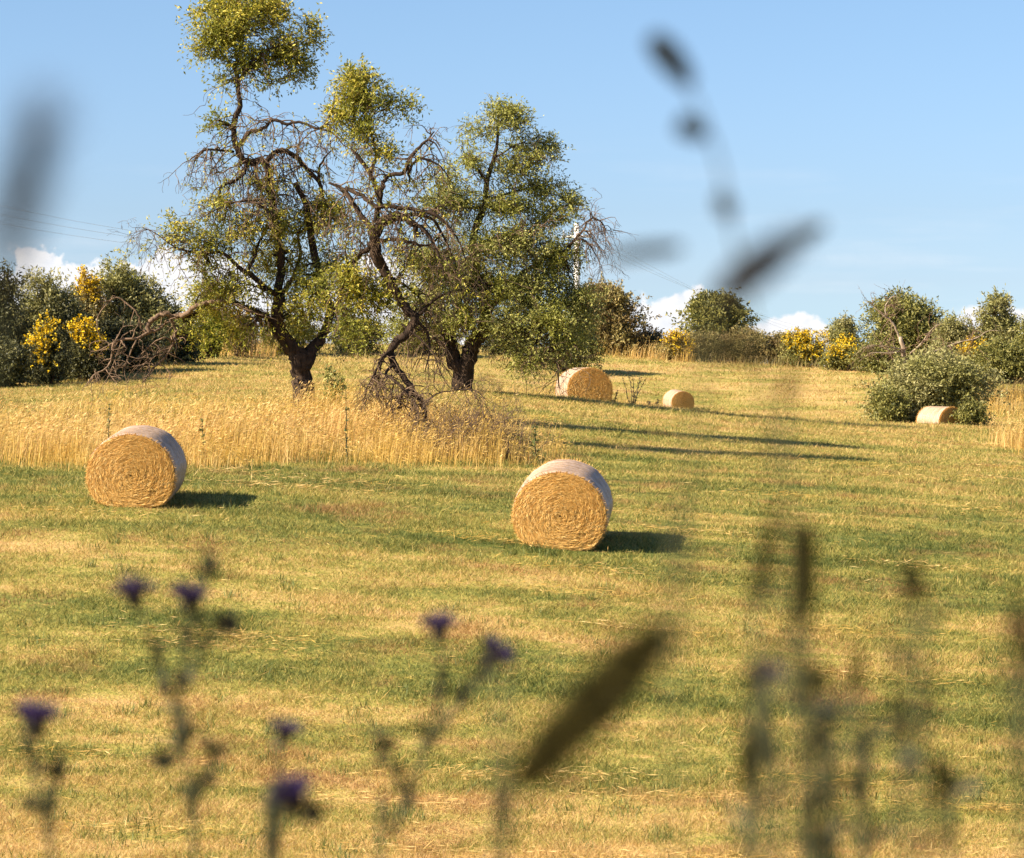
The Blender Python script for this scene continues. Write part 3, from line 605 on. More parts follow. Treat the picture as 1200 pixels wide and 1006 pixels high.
# the long dead bough of the same tree, arching down to the left
keep = T.br, T.tw; T.br, T.tw = MB(), MB()
a = [T.limb([(q[0], q[1], q[2], q[3] * .78) for q in l], wob=.35) for l in [
    [(271, 354, -.6, .07), (246, 354, -.5, .085), (226, 362, -.3, .09), (210, 372, 0, .10), (192, 369, -.1, .095), (180, 374, -.2, .09), (174, 380, -.2, .09), (175, 391, -.2, .085)],
    [(175, 390, -.2, .06), (160, 397, -.3, .05), (144, 397, -.3, .045), (133, 404, -.4, .04), (131, 420, -.4, .035), (124, 432, -.4, .03), (110, 440, -.4, .022), (96, 458, -.5, .01)],
    [(172, 390, -.2, .04), (165, 384, -.2, .035), (163, 372, -.3, .03), (154, 360, -.3, .028), (136, 349, -.3, .024), (122, 360, -.3, .02), (114, 374, -.3, .018), (115, 390, -.3, .012), (122, 402, -.3, .006)],
    [(200, 373, 0, .06), (206, 389, .1, .05), (201, 408, .1, .045), (188, 424, 0, .035), (176, 436, 0, .025), (166, 449, 0, .012)],
    [(174, 390, -.2, .05), (186, 386, 0, .04), (196, 378, .1, .03), (206, 378, .1, .02)],
    [(160, 398, -.3, .03), (152, 415, -.3, .025), (146, 436, -.3, .016), (150, 452, -.3, .008)],
    [(144, 398, -.3, .03), (136, 418, -.2, .024), (128, 440, -.2, .015), (118, 456, -.2, .006)],
    [(200, 408, .1, .03), (188, 412, 0, .025), (172, 424, -.2, .018), (155, 444, -.3, .008)],
    [(158, 362, -.3, .018), (155, 372, -.3, .014), (152, 382, -.3, .008)],
    [(203, 400, .1, .035), (192, 396, -.2, .03), (180, 402, -.2, .025), (166, 415, -.2, .02), (152, 426, -.2, .01)]]]
for P, n, ln in [(a[1], 20, .5), (a[2], 4, .25), (a[3], 13, .5), (a[4], 5, .35), (a[5], 8, .4), (a[6], 8, .4), (a[7], 7, .4), (a[9], 8, .4)]:
    T.twigs(P, n, ln, .016, .35, .6, 2, kids=2)
db = T.br.build('dead_bough', M['deadwood'], T.root, smooth=True); T.tw.build('twigs', M['deadwood'], db); T.br, T.tw = keep
for (u, v, ru, rv, n) in [(250, 345, 34, 22, 150), (240, 375, 32, 24, 150), (272, 385, 26, 22, 80), (225, 395, 16, 14, 30)]:
    T.clump(u, v, ru, rv, n, .3, gap=.36, up=-.1)
T.done('almond')
# leafy suckers beside the trunk
def shrub(name, label, cat, u, vt, vb, hw, D, mat, n, group=None, leaf=(.10, .04), lumps=10, low=.0, sp=.35, flowers=None, nl=9, trunk=True, dome=1.0, gap=.2, bark='bark', lift=0.0, round_=False, skew=0):
    """a bush or small bushy tree rooted at (u, D): uneven dome of leaf lumps carried by stems"""
    g = ground_at(u, D); k = px(D); top = at(u, vt, D)[2]; H = top - g[2]; Wd = hw * k
    root = empty(name, tuple(g), label, cat, group); cr, st, fl = MB(), MB(), MB()
    zc0 = g[2] + lift * H; cent = []
    for i in range(lumps):
        t = i / max(1, lumps - 1); a = rng.uniform(0, 2 * np.pi); f = rng.uniform(0, .72)
        zz = rng.uniform(.12, .78)
        wr = math.sqrt(max(.05, 1 - (2 * zz - 1) ** 2)) if round_ else math.sqrt(max(.08, 1 - max(0, zz - .1) ** 1.6))
        cent.append((np.array([g[0] + math.cos(a) * f * Wd * wr + skew * k * zz, g[1] + math.sin(a) * f * Wd * .8 * wr, zc0 + zz * (H * (1 - lift))]), np.array([Wd * rng.uniform(.3, .48), Wd * rng.uniform(.3, .45), H * (1 - lift) * rng.uniform(.2, .3)])))
    n = int(n * 1.35)
    cent.append((np.array([g[0] + skew * k * .8, g[1], top - H * .22]), np.array([Wd * .42, Wd * .4, H * .22])))
    cent.append((np.array([g[0], g[1], zc0 + (H * (1 - lift)) * .42]), np.array([Wd * .8, Wd * .65, H * (1 - lift) * .40])))
    tot = sum(r[0] * r[2] for c, r in cent)
    for c, r in cent:
        m = int(n * r[0] * r[2] / tot); p, d = clump_points(c, r * [1.15, 1.1, 1.0], max(m, 8), gap, .34, .62, .04); p[:, 2] = np.maximum(p[:, 2], g[2] + .05)
        d = d * .9 + rnd_dirs(len(p)) * .5; d[:, 2] += .3; sprays(cr, None, p, d, nl, sp, leaf[0], leaf[1], .1)
        if flowers and len(p):
            w = (p[:, 2] - g[2]) / H + .35 * (-(p[:, 1] - g[1]) / Wd) + .2 * np.sin(p[:, 0] * 4 + p[:, 2] * 3) > flowers
            q = p[w]
            if len(q): sprays(fl, None, q + d[w] * .10, d[w], 11, sp * .7, .06, .05, 0)
        base = g + np.array([rng.normal(0, .06 * Wd), rng.normal(0, .06 * Wd), -.08])
        if trunk:
            mid = (base + c) / 2 + rng.normal(0, .08, 3) * H; P = smooth_path([np.append(base, .035 * H * .7), np.append(mid, .02 * H), np.append(c, .006 * H)], 4, .5); st.tube(P[:, :3], P[:, 3], 5)
            for _ in range(3):
                e = c + rnd_dirs(1)[0] * r * .9; P2 = smooth_path([P[-3], np.append((c + e) / 2 + rng.normal(0, .05, 3), .008 * H), np.append(e, .004)], 3, .5); st.tube(P2[:, :3], P2[:, 3], 4)
    if st.n: st.build('stems' if not round_ else 'trunk', M[bark], root, smooth=True)
    cr.build('crown' if cat == 'tree' else 'foliage', M[mat], root)
    if fl.n: fl.build('blossoms', M['bloom'], root)
    return root
shrub('sucker_shrub', 'small green leafy shrub growing against the foot of the front tree trunk', 'shrub', 388, 432, 476, 17, 57.2, 'almond_b', 170, leaf=(.07, .03), lumps=6, sp=.18)

# --- leaning, half dead tree -------------------------------------------------
T = Tree('leaning_tree', 500, 53.5, 'crooked half dead tree whose thin dark trunk leans in from the tall grass', 'tree', 'old almond trees in the middle of the field')
T.limb([(502, 514, 0, .06), (499, 492, 0, .055), (495, 474, 0, .06), (480, 452, .1, .065), (462, 427, .2, .07), (459, 408, .2, .08), (477, 391, .2, .085), (486, 375, .2, .09), (471, 354, .2, .09), (456, 326, .1, .10), (440, 300, 0, .115), (437, 285, 0, .13)], True, .2)
a = [T.limb(l) for l in [
    [(437, 288, 0, .14), (440, 274, 0, .14), (452, 258, -.1, .13), (468, 253, -.2, .12), (484, 262, -.3, .09), (490, 278, -.3, .04)],
    [(440, 276, 0, .09), (432, 264, .1, .08), (414, 238, .2, .07), (401, 221, .3, .05), (385, 214, .3, .03)],
    [(440, 262, 0, .08), (444, 236, 0, .07), (434, 205, .1, .06), (420, 184, .1, .05), (412, 176, .1, .02)],
    [(434, 205, .1, .05), (441, 180, .1, .04), (432, 150, .1, .035), (424, 118, .1, .025), (424, 90, .1, .01)],
    [(445, 236, 0, .06), (450, 214, -.1, .06), (458, 205, -.1, .055), (472, 203, -.2, .055), (480, 187, -.2, .05), (492, 172, -.2, .04), (502, 163, -.2, .03), (509, 154, -.2, .012)],
    [(502, 164, -.2, .025), (512, 171, -.2, .018), (521, 190, -.2, .008)],
    [(478, 204, -.2, .04), (490, 186, -.3, .035), (504, 189, -.3, .03), (517, 196, -.3, .022), (531, 216, -.3, .01)],
    [(405, 220, .2, .05), (424, 230, 0, .055), (440, 241, -.1, .06), (462, 243, -.2, .055), (486, 246, -.3, .05), (509, 252, -.4, .045), (524, 264, -.4, .035), (538, 284, -.4, .02), (546, 306, -.4, .01)],
    [(446, 282, 0, .06), (466, 280, -.2, .05), (482, 284, -.3, .04), (502, 288, -.3, .03), (516, 276, -.3, .02)],
    [(470, 254, -.2, .06), (492, 252, .2, .05), (512, 262, .4, .04), (530, 300, .4, .02), (540, 330, .4, .01)],
    [(484, 262, -.3, .06), (500, 272, -.4, .05), (514, 300, -.5, .03), (522, 330, -.5, .015)],
    [(437, 290, 0, .08), (420, 300, .2, .06), (405, 326, .3, .04), (398, 350, .3, .02)],
    [(487, 374, .2, .06), (500, 360, .3, .045), (520, 345, .3, .03), (540, 340, .3, .015)],
    [(460, 410, .2, .05), (447, 420, .0, .035), (438, 440, -.1, .025), (430, 455, -.1, .015), (428, 468, -.1, .006)],
    [(462, 425, .2, .05), (452, 438, .0, .04), (462, 446, -.2, .04), (478, 462, -.3, .035), (490, 480, -.3, .025), (486, 496, -.3, .01)],
    [(470, 380, .2, .03), (505, 410, .0, .018), (515, 435, -.1, .014), (528, 455, -.2, .010), (545, 456, -.2, .008), (562, 460, -.2, .006), (572, 480, -.2, .004)],
    [(496, 474, 0, .03), (512, 462, -.1, .02), (532, 458, -.2, .014), (556, 458, -.3, .010), (575, 474, -.3, .005)]]]
for P, n, ln in [(a[0], 14, .8), (a[1], 16, .8), (a[2], 12, .6), (a[3], 10, .5), (a[4], 14, .6), (a[5], 5, .4), (a[6], 12, .6), (a[7], 22, .8), (a[8], 12, .7), (a[9], 11, .8), (a[10], 8, .7), (a[11], 14, .7), (a[12], 12, .7), (a[13], 26, .5), (a[14], 34, .55), (a[15], 16, .5), (a[16], 14, .45)]:
    T.twigs(P, n, ln, .013, .55, .5, 2, kids=3)
for l in [[(459, 410, .2, .05), (448, 424, .1, .03), (444, 446, .1, .02), (450, 470, .1, .01)], [(480, 452, .1, .04), (470, 466, 0, .03), (466, 486, 0, .015)], [(486, 375, .2, .05), (500, 388, .3, .035), (504, 410, .3, .025), (498, 436, .3, .012)], [(456, 326, .1, .05), (474, 334, .4, .035), (494, 352, .5, .025), (508, 378, .5, .012)]]:
    T.twigs(T.limb(l), 14, .6, .012, .5, .55, 2, kids=2)
for (u, v, ru, rv, n, dd) in [(420, 92, 26, 18, 150, .1), (428, 118, 30, 22, 170, .1), (408, 132, 22, 18, 90, .1), (468, 130, 18, 12, 60, .1), (452, 122, 14, 12, 36, .1), (432, 152, 24, 18, 90, .1), (446, 182, 18, 12, 60, 0), (412, 160, 18, 16, 40, .1)]:
    T.clump(u, v, ru, rv, n, dd, gap=.28)
for (u, v, ru, rv, n, dd) in [(412, 322, 28, 26, 180, .3), (430, 355, 34, 24, 190, .4), (418, 385, 24, 18, 80, .3), (468, 300, 30, 22, 60, .4), (500, 310, 30, 26, 60, .4), (450, 335, 24, 20, 70, .4), (480, 215, 14, 10, 16, 0)]:
    T.clump(u, v, ru, rv, n, dd, gap=.35, up=-.05)
T.leaf_tips(.08, zmin=2.0)
T.done('almond')

# --- big rear tree -----------------------------------------------------------
T = Tree('dense_tree', 543, 69.5, 'broad leafy tree behind the other two with twin grey trunks', 'tree', 'old almond trees in the middle of the field')
T.limb([(541, 470, 0, .30), (541, 445, 0, .25), (533, 420, 0, .20), (526, 398, 0, .16), (514, 370, 0, .12), (506, 330, 0, .09), (500, 290, 0, .05)], True, .15)
T.limb([(543, 460, -.1, .25), (547, 420, -.1, .23), (556, 402, -.1, .20), (566, 385, 0, .17), (566, 350, 0, .14), (556, 310, 0, .12), (556, 270, 0, .10), (568, 240, 0, .085), (571, 210, 0, .07), (581, 180, 0, .05), (584, 150, 0, .03), (583, 130, 0, .015)], True, .15)
a = [T.limb(l) for l in [
    [(568, 242, 0, .07), (552, 243, -.3, .06), (536, 240, -.5, .04), (510, 232, -.6, .02)],
    [(571, 215, 0, .05), (560, 200, -.2, .04), (548, 190, -.3, .02), (540, 170, -.3, .01)],
    [(570, 235, 0, .06), (592, 228, .3, .05), (615, 222, .4, .035), (650, 215, .5, .015)],
    [(566, 372, 0, .12), (590, 345, .3, .10), (620, 315, .4, .08), (648, 298, .3, .06), (661, 296, 0, .05), (672, 282, -.2, .045), (684, 270, -.3, .035), (688, 260, -.3, .03), (697, 256, -.3, .025), (708, 265, -.3, .02), (710, 288, -.3, .008)],
    [(672, 282, -.2, .03), (684, 281, -.4, .025), (694, 292, -.5, .02), (705, 312, -.5, .008)],
    [(560, 390, 0, .10), (590, 385, -.4, .08), (620, 395, -.6, .05), (650, 420, -.6, .03), (655, 445, -.6, .015)],
    [(556, 300, 0, .07), (590, 280, -.5, .05), (630, 270, -.5, .02)],
    [(530, 410, 0, .08), (505, 395, -.5, .06), (480, 380, -.6, .03)],
    [(581, 185, 0, .03), (605, 170, .1, .02), (632, 160, .1, .008)],
    [(562, 340, 0, .08), (536, 320, -.8, .05), (520, 300, -1.0, .03)]]]
for P, n, ln in [(a[0], 14, .8), (a[1], 12, .7), (a[2], 10, .8), (a[3], 16, .9), (a[4], 10, .6), (a[5], 20, 1.0), (a[6], 22, 1.0), (a[7], 16, 1.0), (a[8], 8, .7), (a[9], 30, 1.1)]:
    T.twigs(P, n, ln, .016, .4, .5, 2, kids=3)
T.twigs(a[3][24:], 26, .7, .010, .5, .6, 2, kids=3)
lf = (.085, .028)
for (u, v, ru, rv, n, dd) in [(580, 132, 22, 13, 110, 0), (600, 148, 28, 18, 150, 0), (568, 152, 20, 12, 60, 0), (618, 178, 28, 20, 150, .2), (642, 176, 18, 14, 80, .2), (545, 170, 18, 12, 60, -.2), (552, 190, 20, 12, 70, -.2), (600, 205, 34, 18, 150, .2), (640, 220, 34, 16, 150, .3), (668, 236, 18, 14, 80, .3), (525, 212, 18, 16, 80, -.5), (532, 240, 26, 18, 150, -.5), (502, 238, 20, 16, 90, -.6), (592, 245, 40, 20, 200, 0), (640, 255, 36, 18, 150, .2)]:
    T.clump(u, v, ru, rv, n, dd, leaf=lf, gap=.25, sp=.4)
for (u, v, ru, rv, n, dd) in [(600, 285, 44, 26, 330, -.3), (645, 300, 34, 26, 230, 0), (555, 290, 40, 28, 230, -.3), (520, 320, 36, 30, 200, -.4), (490, 300, 28, 26, 110, -.2), (575, 335, 42, 28, 260, -.4), (625, 340, 40, 30, 300, -.3), (668, 345, 24, 26, 150, 0), (495, 355, 38, 30, 220, -.2), (535, 365, 36, 26, 160, -.3), (600, 375, 42, 24, 230, -.5), (648, 378, 40, 28, 280, -.4), (625, 410, 38, 20, 180, -.6), (650, 402, 26, 16, 110, -.4), (622, 428, 24, 12, 70, -.6), (480, 385, 30, 20, 110, -.4), (686, 365, 22, 28, 120, 0), (670, 290, 18, 20, 70, .2), (550, 340, 50, 40, 200, .4), (520, 385, 40, 16, 120, .2)]:
    T.clump(u, v, ru, rv, int(n * 1.4), dd, leaf=lf, gap=.33, sp=.42, up=0)
T.leaf_tips(.2, (.085, .028), umax=655)
T.done('almond_b')

# brushwood heap at the foot of the leaning tree
b = MB(); g = ground_at(548, 51.5)
for k in range(110):
    p = g + np.array([rng.normal(0, .5), rng.normal(0, .3), -.03]); grow(b, p, np.array([rng.normal(0, .4), rng.normal(0, .3), 1.]), rng.uniform(.5, .95), .009, -.1, .35, 2, None, 3, 3)
o = b.build('brushwood', M['twig'], origin=g); tag(o, 'bushy tangle of dead brown twigs at the right end of the tall grass', 'brushwood')

# --- hedgerow ----------------------------------------------------------------
G1 = 'shrubs and trees of the hedgerow behind the field'
S = shrub
S('olive_tree', 'dark olive tree cut by the left edge of the picture', 'tree', 0, 318, 452, 44, 81, 'dark', 2400, G1, lumps=12, leaf=(.12, .04))
S('olive_tree', 'pale grey green olive tree second from the left edge', 'tree', 52, 312, 445, 44, 83, 'olive', 3000, G1, lumps=13, leaf=(.12, .035))
S('bushy_tree', 'olive green tree with a bumpy rounded top right of the high yellow blossom', 'tree', 150, 312, 430, 56, 88, 'olive', 3800, G1, lumps=14, leaf=(.12, .04))
S('broom_shrub', 'broom shrub whose yellow flowers show high between the two grey green trees', 'shrub', 104, 326, 430, 28, 87, 'brush', 1300, G1, flowers=.98, lumps=8, leaf=(.10, .03))
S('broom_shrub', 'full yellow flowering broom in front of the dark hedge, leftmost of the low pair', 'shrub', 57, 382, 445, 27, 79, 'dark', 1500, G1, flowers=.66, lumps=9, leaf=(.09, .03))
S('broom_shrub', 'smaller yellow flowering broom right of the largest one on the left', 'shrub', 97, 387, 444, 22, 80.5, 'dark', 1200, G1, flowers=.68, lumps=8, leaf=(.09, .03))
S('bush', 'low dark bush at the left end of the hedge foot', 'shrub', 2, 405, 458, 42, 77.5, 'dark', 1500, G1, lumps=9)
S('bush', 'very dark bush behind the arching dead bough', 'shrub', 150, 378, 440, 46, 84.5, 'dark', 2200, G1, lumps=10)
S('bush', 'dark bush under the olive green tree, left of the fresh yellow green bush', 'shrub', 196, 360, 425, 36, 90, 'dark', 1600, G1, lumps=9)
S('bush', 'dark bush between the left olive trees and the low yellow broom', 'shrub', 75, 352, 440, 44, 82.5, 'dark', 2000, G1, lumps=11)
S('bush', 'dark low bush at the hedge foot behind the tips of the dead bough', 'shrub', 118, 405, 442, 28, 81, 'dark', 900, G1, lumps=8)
S('bush', 'fresh yellow green bush glimpsed through the front tree left of its trunk', 'shrub', 250, 350, 414, 36, 100, 'bright', 700, G1, lumps=9, leaf=(.10, .04))
S('broom_shrub', 'orange yellow broom glimpsed low behind the front tree branches', 'shrub', 282, 368, 414, 20, 103, 'brush', 500, G1, flowers=.62, lumps=7)
S('bush', 'brown green bush partly behind the fresh yellow green bush', 'shrub', 262, 355, 414, 44, 106, 'brush', 1200, G1, lumps=10)
S('bush', 'deep green bush directly behind the front tree trunk', 'shrub', 335, 372, 414, 46, 108, 'oak', 1200, G1, lumps=10)
S('bush', 'deep green bush seen between the front tree and the leaning tree', 'shrub', 420, 374, 416, 52, 110, 'dark', 1400, G1, lumps=11)
S('bush', 'dark bush behind the bend of the leaning trunk', 'shrub', 500, 376, 416, 46, 111, 'oak', 1200, G1, lumps=10)
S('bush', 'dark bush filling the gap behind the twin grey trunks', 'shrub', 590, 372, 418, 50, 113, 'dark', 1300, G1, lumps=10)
S('oak_tree', 'brown tinged bushy tree right of the big leafy tree', 'tree', 706, 332, 414, 50, 116, 'brush', 4200, G1, lumps=13, leaf=(.13, .05))
S('bush', 'dark bush low between the big leafy tree and the brown tinged tree', 'shrub', 672, 372, 418, 36, 108, 'oak', 1500, G1, lumps=9)
S('bush', 'small dark bush at the right foot of the brown tinged tree', 'shrub', 756, 390, 418, 26, 117, 'dark', 800, G1, lumps=7)
S('broom_shrub', 'lone round yellow broom between brown tinged tree and round dark tree', 'shrub', 790, 392, 424, 20, 115, 'brush', 520, G1, flowers=.58, lumps=7, leaf=(.09, .04))
S('oak_tree', 'round dark green tree standing alone above the low hedge', 'tree', 840, 342, 424, 44, 130, 'oak', 2600, G1, lumps=13, leaf=(.17, .07), round_=True, lift=.2, gap=.3)
for (u, vt, hw, m_, lab) in [(822, 392, 44, 'brush', 'low brown hedge bush right under the round dark tree'), (880, 389, 46, 'brush', 'low brown hedge bush just right of the round dark tree'), (925, 393, 40, 'brush', 'last low brown hedge bush before the yellow brooms on the right')]:
    S('bush', lab, 'shrub', u, vt, 430, hw, 119, m_, 2000, G1, lumps=10)
S('broom_shrub', 'wide yellow broom at the right end of the low brown hedge', 'shrub', 940, 392, 432, 22, 116, 'oak', 700, G1, flowers=.62, lumps=8)
S('broom_shrub', 'small yellow broom peeking out just above its wide neighbour', 'shrub', 962, 392, 432, 12, 119, 'brush', 260, G1, flowers=.68, lumps=5)
S('broom_shrub', 'low yellow broom mound right in front of the pale thin tree', 'shrub', 983, 406, 434, 19, 113, 'oak', 500, G1, flowers=.58, lumps=6)
S('broom_shrub', 'small high yellow broom behind the low yellow mound', 'shrub', 992, 396, 434, 12, 117, 'oak', 260, G1, flowers=.70, lumps=5)
S('bushy_tree', 'pale grey thin tree at the left of the large bushy tree', 'tree', 988, 366, 432, 30, 124, 'olive', 1500, G1, lumps=9, leaf=(.11, .04))
S('oak_tree', 'large wide bushy tree above the big round bush on the right', 'tree', 1062, 342, 436, 66, 120, 'oak', 4600, G1, lumps=17, leaf=(.14, .05))
S('bush', 'light green bush between the wide bushy tree and the rounded tree', 'shrub', 1122, 372, 438, 36, 118, 'olive', 1800, G1, lumps=9)
S('bushy_tree', 'rounded pale tree near the right edge', 'tree', 1168, 347, 440, 34, 118, 'olive', 2400, G1, lumps=11, leaf=(.13, .05), round_=True)
S('bushy_tree', 'dark tree cut by the right edge of the picture', 'tree', 1212, 362, 442, 34, 112, 'oak', 1300, G1, lumps=11)
S('broom_shrub', 'yellow broom right of the big round bush', 'shrub', 1142, 402, 438, 22, 113, 'brush', 500, G1, flowers=.60, lumps=7)
S('bush', 'green bush under the rounded tree at the right', 'shrub', 1180, 400, 442, 46, 107, 'oak', 2000, G1, lumps=9)
S('bush', 'green hedge bush left behind the big round bush', 'shrub', 1030, 404, 436, 40, 112, 'oak', 1500, G1, lumps=8)
S('round_bush', 'big round grey green bush standing in the open field at the right', 'shrub', 1092, 412, 495, 80, 86.5, 'olive', 6200, None, lumps=22, leaf=(.10, .04), sp=.3, gap=.12)
S('bush', 'low leafy spread at the left foot of the big round bush', 'shrub', 1040, 452, 492, 32, 85, 'oak', 600, None, lumps=6, leaf=(.09, .035), sp=.25)
S('bush', 'small leafy bush hiding the right end of the half sunken bale', 'shrub', 1140, 472, 499, 20, 82.6, 'oak', 360, None, lumps=5, leaf=(.08, .03), sp=.2)
for (u, vt, vb, hw, D_, m_, lab) in [(1275, 372, 448, 44, 112, 'olive', 'olive green bush of the hedge just beyond the right edge of the picture'), (1350, 360, 450, 50, 112, 'oak', 'green bush of the hedge further out beyond the right edge of the picture'), (-70, 330, 458, 48, 80, 'oak', 'tall green bush of the hedge beyond the left edge of the picture')]:
    S('bush', lab, 'shrub', u, vt, vb, hw, D_, m_, 1400, G1, lumps=10)
# bleached dead limbs in front of the wide bushy tree
T = Tree('dead_tree', 1050, 101, 'bleached dead tree whose bare limbs fork above the big round bush', 'dead tree', bark='bleached', twig='deadwood')
T.limb([(1062, 445, 0, .10), (1060, 415, 0, .09), (1055, 395, 0, .08)], True)
a = [T.limb([(q[0], q[1], q[2], q[3] * .75) for q in l]) for l in [
    [(1058, 405, 0, .08), (1052, 390, 0, .07), (1044, 376, 0, .07), (1037, 371, 0, .06), (1022, 358, 0, .03), (1014, 352, 0, .012)],
    [(1038, 371, 0, .05), (1038, 358, 0, .04), (1046, 348, 0, .025), (1056, 350, 0, .01)],
    [(1062, 410, 0, .05), (1048, 408, -.2, .045), (1030, 406, -.3, .04), (1014, 407, -.3, .025), (1000, 418, -.3, .012)],
    [(1062, 408, 0, .05), (1046, 414, -.3, .04), (1022, 414, -.4, .03), (1006, 424, -.4, .012)],
    [(1066, 415, 0, .05), (1080, 402, 0, .045), (1092, 386, 0, .035), (1104, 378, 0, .015)],
    [(1066, 420, 0, .05), (1100, 410, 0, .04), (1122, 402, .1, .04), (1145, 396, .1, .035), (1158, 388, .1, .025), (1172, 388, .1, .012)]]]
for P in a: T.twigs(P, 12, .8, .018, .15, .5, 1, kids=2)
T.done('oak')
# small weeds in the field
def weed(u, D, H, label, mat='stalk', n=1, leaf=.07, name='weed_stalk', spread=.3):
    g = ground_at(u, D); root = empty(name, tuple(g), label, 'weed'); st, lf_ = MB(), MB()
    for k in range(n):
        b0 = g + np.array([rng.normal(0, .1 * spread), rng.normal(0, .1 * spread), -.03]); tp = g + np.array([rng.normal(0, spread * .5) * (n > 1), rng.normal(0, .1), H * rng.uniform(.75, 1.05)])
        P = smooth_path([np.append(b0, .012), np.append((b0 + tp) / 2 + rng.normal(0, .03, 3), .009), np.append(tp, .004)], 4, 1); st.tube(P[:, :3], P[:, 3], 5)
        m = 70; i = rng.integers(1, len(P), m); d = rnd_dirs(m); d[:, 2] = abs(d[:, 2]) * .6; lf_.leaves(P[i, :3] + rng.normal(0, .01, (m, 3)), d, rnd_dirs(m) + [0, 0, 1], rng.uniform(.5, 1.2, m) * leaf * (1.6 - i / len(P)), leaf * .28)
    st.build('stem', M['fg_stem'], root); lf_.build('leaves', M[mat], root)
weed(405, 49.2, 1.2, 'thin dark green weed stalk in the tall grass in front of the front tree')
weed(238, 48.6, .75, 'short green weed stalk at the edge of the tall grass right of the left bale', leaf=.09)
weed(128, 50.0, 1.05, 'green weed stalk showing just above the left bale')
weed(628, 50.6, .8, 'green weed stalk at the right end of the tall grass', leaf=.10)
weed(738, 79, .95, 'dry brown thistle clump between the two distant bales', 'brown_seed', 6, .06, 'dry_thistle', .5)
weed(722, 78.5, .5, 'low dry brown thistle leaning on the distant bale', 'brown_seed', 5, .06, 'dry_thistle', .5)
weed(765, 80, .3, 'small dry brown weed left of the smallest bale', 'brown_seed', 4, .08, 'dry_thistle', .4)

# ------------------------------------------------------------------ utility pole and cables
D = 165; pt = at(676, 262, D); pb = np.array([pt[0], D, height(pt[0], D)[0]])
root = empty('utility_pole', tuple(pb), 'pale concrete utility pole rising behind the leafy tree', 'utility pole')
b = MB(); b.tube([pb - [0, 0, .5], (pb + pt) / 2, pt], [.22, .19, .15], 10); b.build('pole', M['concrete'], root, smooth=True)
b = MB(); b.tube([pt + [-.8, .1, -.7], pt + [.8, -.1, -.7]], .07, 6); b.build('crossarm', M['concrete'], root)
for k in (-.7, 0, .7):
    b = MB(); b.tube([pt + [k, 0, -.64], pt + [k, 0, -.5], pt + [k, 0, -.36]], [.05, .07, .03], 8); b.build('insulator', M['wire'], root)
for k, (dx, dz, lab) in enumerate([(-.7, -.40, 'left'), (0, -.40, 'middle'), (.7, -.40, 'right')]):
    A = at(-80, 222 + 12 * k, 120); B = pt + [dx, 0, dz]; C_ = at(1080, 396 + 10 * k, 330)
    q = []
    for (P0, P1, sag) in ((A, B, 1.6), (B, C_, 2.0)):
        for t in np.linspace(0, 1, 24, endpoint=P1 is C_): p = P0 + (P1 - P0) * t; p = p - np.array([0, 0, sag * 4 * t * (1 - t)]); q.append(p)
    b = MB(); b.tube(q, .0055, 5); o = b.build('power_cable', M['wire'])
    tag(o, ('highest', 'middle', 'lowest')[k] + ' of the three faint grey cables crossing the sky behind the trees', 'cable', 'power cables')

# ------------------------------------------------------------------ foreground weeds, out of focus
def fg_root(name, u, D, label, cat='wildflower', group='blurred wild plants close to the camera'):
    g = ground_at(u, D); return empty(name, tuple(g), label, cat, group), g
def head(root, p, d, s=1.0, bud=False, lab=None):
    """knapweed head: scaly dark cup with a brush of purple florets"""
    d = np.asarray(d, float); d /= np.linalg.norm(d); s = s * .76
    cup = MB(); k = np.linspace(0, 1, 7); rad = np.array([.15, .75, 1, 1, .85, .65, .5]) * .0058 * s; cup.tube([p + d * (t * .011 * s) for t in k], rad, 10)
    m = 40; a = rng.uniform(0, 2 * np.pi, m); e = np.cross(d, [.2, .9, .1]); e /= np.linalg.norm(e); f = np.cross(d, e); t = rng.uniform(.1, .9, m)
    rdv = np.cos(a)[:, None] * e + np.sin(a)[:, None] * f
    cup.leaves(p + d * (t * .016 * s)[:, None] + rdv * .0055 * s, d + rdv * .35, rdv, .006 * s, .004 * s)
    c = cup.build('flower_head' if not bud else 'bud', M['fg_bract'], root, smooth=False)
    if not bud:
        fl = MB(); m = 150; a = rng.uniform(0, 2 * np.pi, m); rdv = np.cos(a)[:, None] * e + np.sin(a)[:, None] * f; sp = rng.uniform(0, rng.uniform(1.2, 3.2), m)
        fl.leaves(p + d * .010 * s + rdv * (.004 * s), d + rdv * sp[:, None], rnd_dirs(m), rng.uniform(.011, .018, m) * s, .0022 * s); fl.build('florets', M['purple'], c)
def stalk(root_b, pts, D, r0=.0018, r1=.0012, wob=.3, leaves=None, nl=0, ll=.03):
    P = smooth_path([np.append(p if len(p) == 3 and not isinstance(p, tuple) else at(p[0], p[1], D + (p[2] if len(p) > 2 else 0)), r) for p, r in zip(pts, np.linspace(r0, r1, len(pts)))], 5, wob)
    P[:, 3] = np.maximum(np.linspace(r0, r1, len(P)), .0006); root_b.tube(P[:, :3], P[:, 3], 6)
    if leaves is not None and nl:
        i = rng.integers(0, len(P), nl); d = rnd_dirs(nl); d[:, 2] = abs(d[:, 2]) + .3; leaves.leaves(P[i, :3], d, rnd_dirs(nl), rng.uniform(.5, 1.2, nl) * ll, ll * .2)
    return P
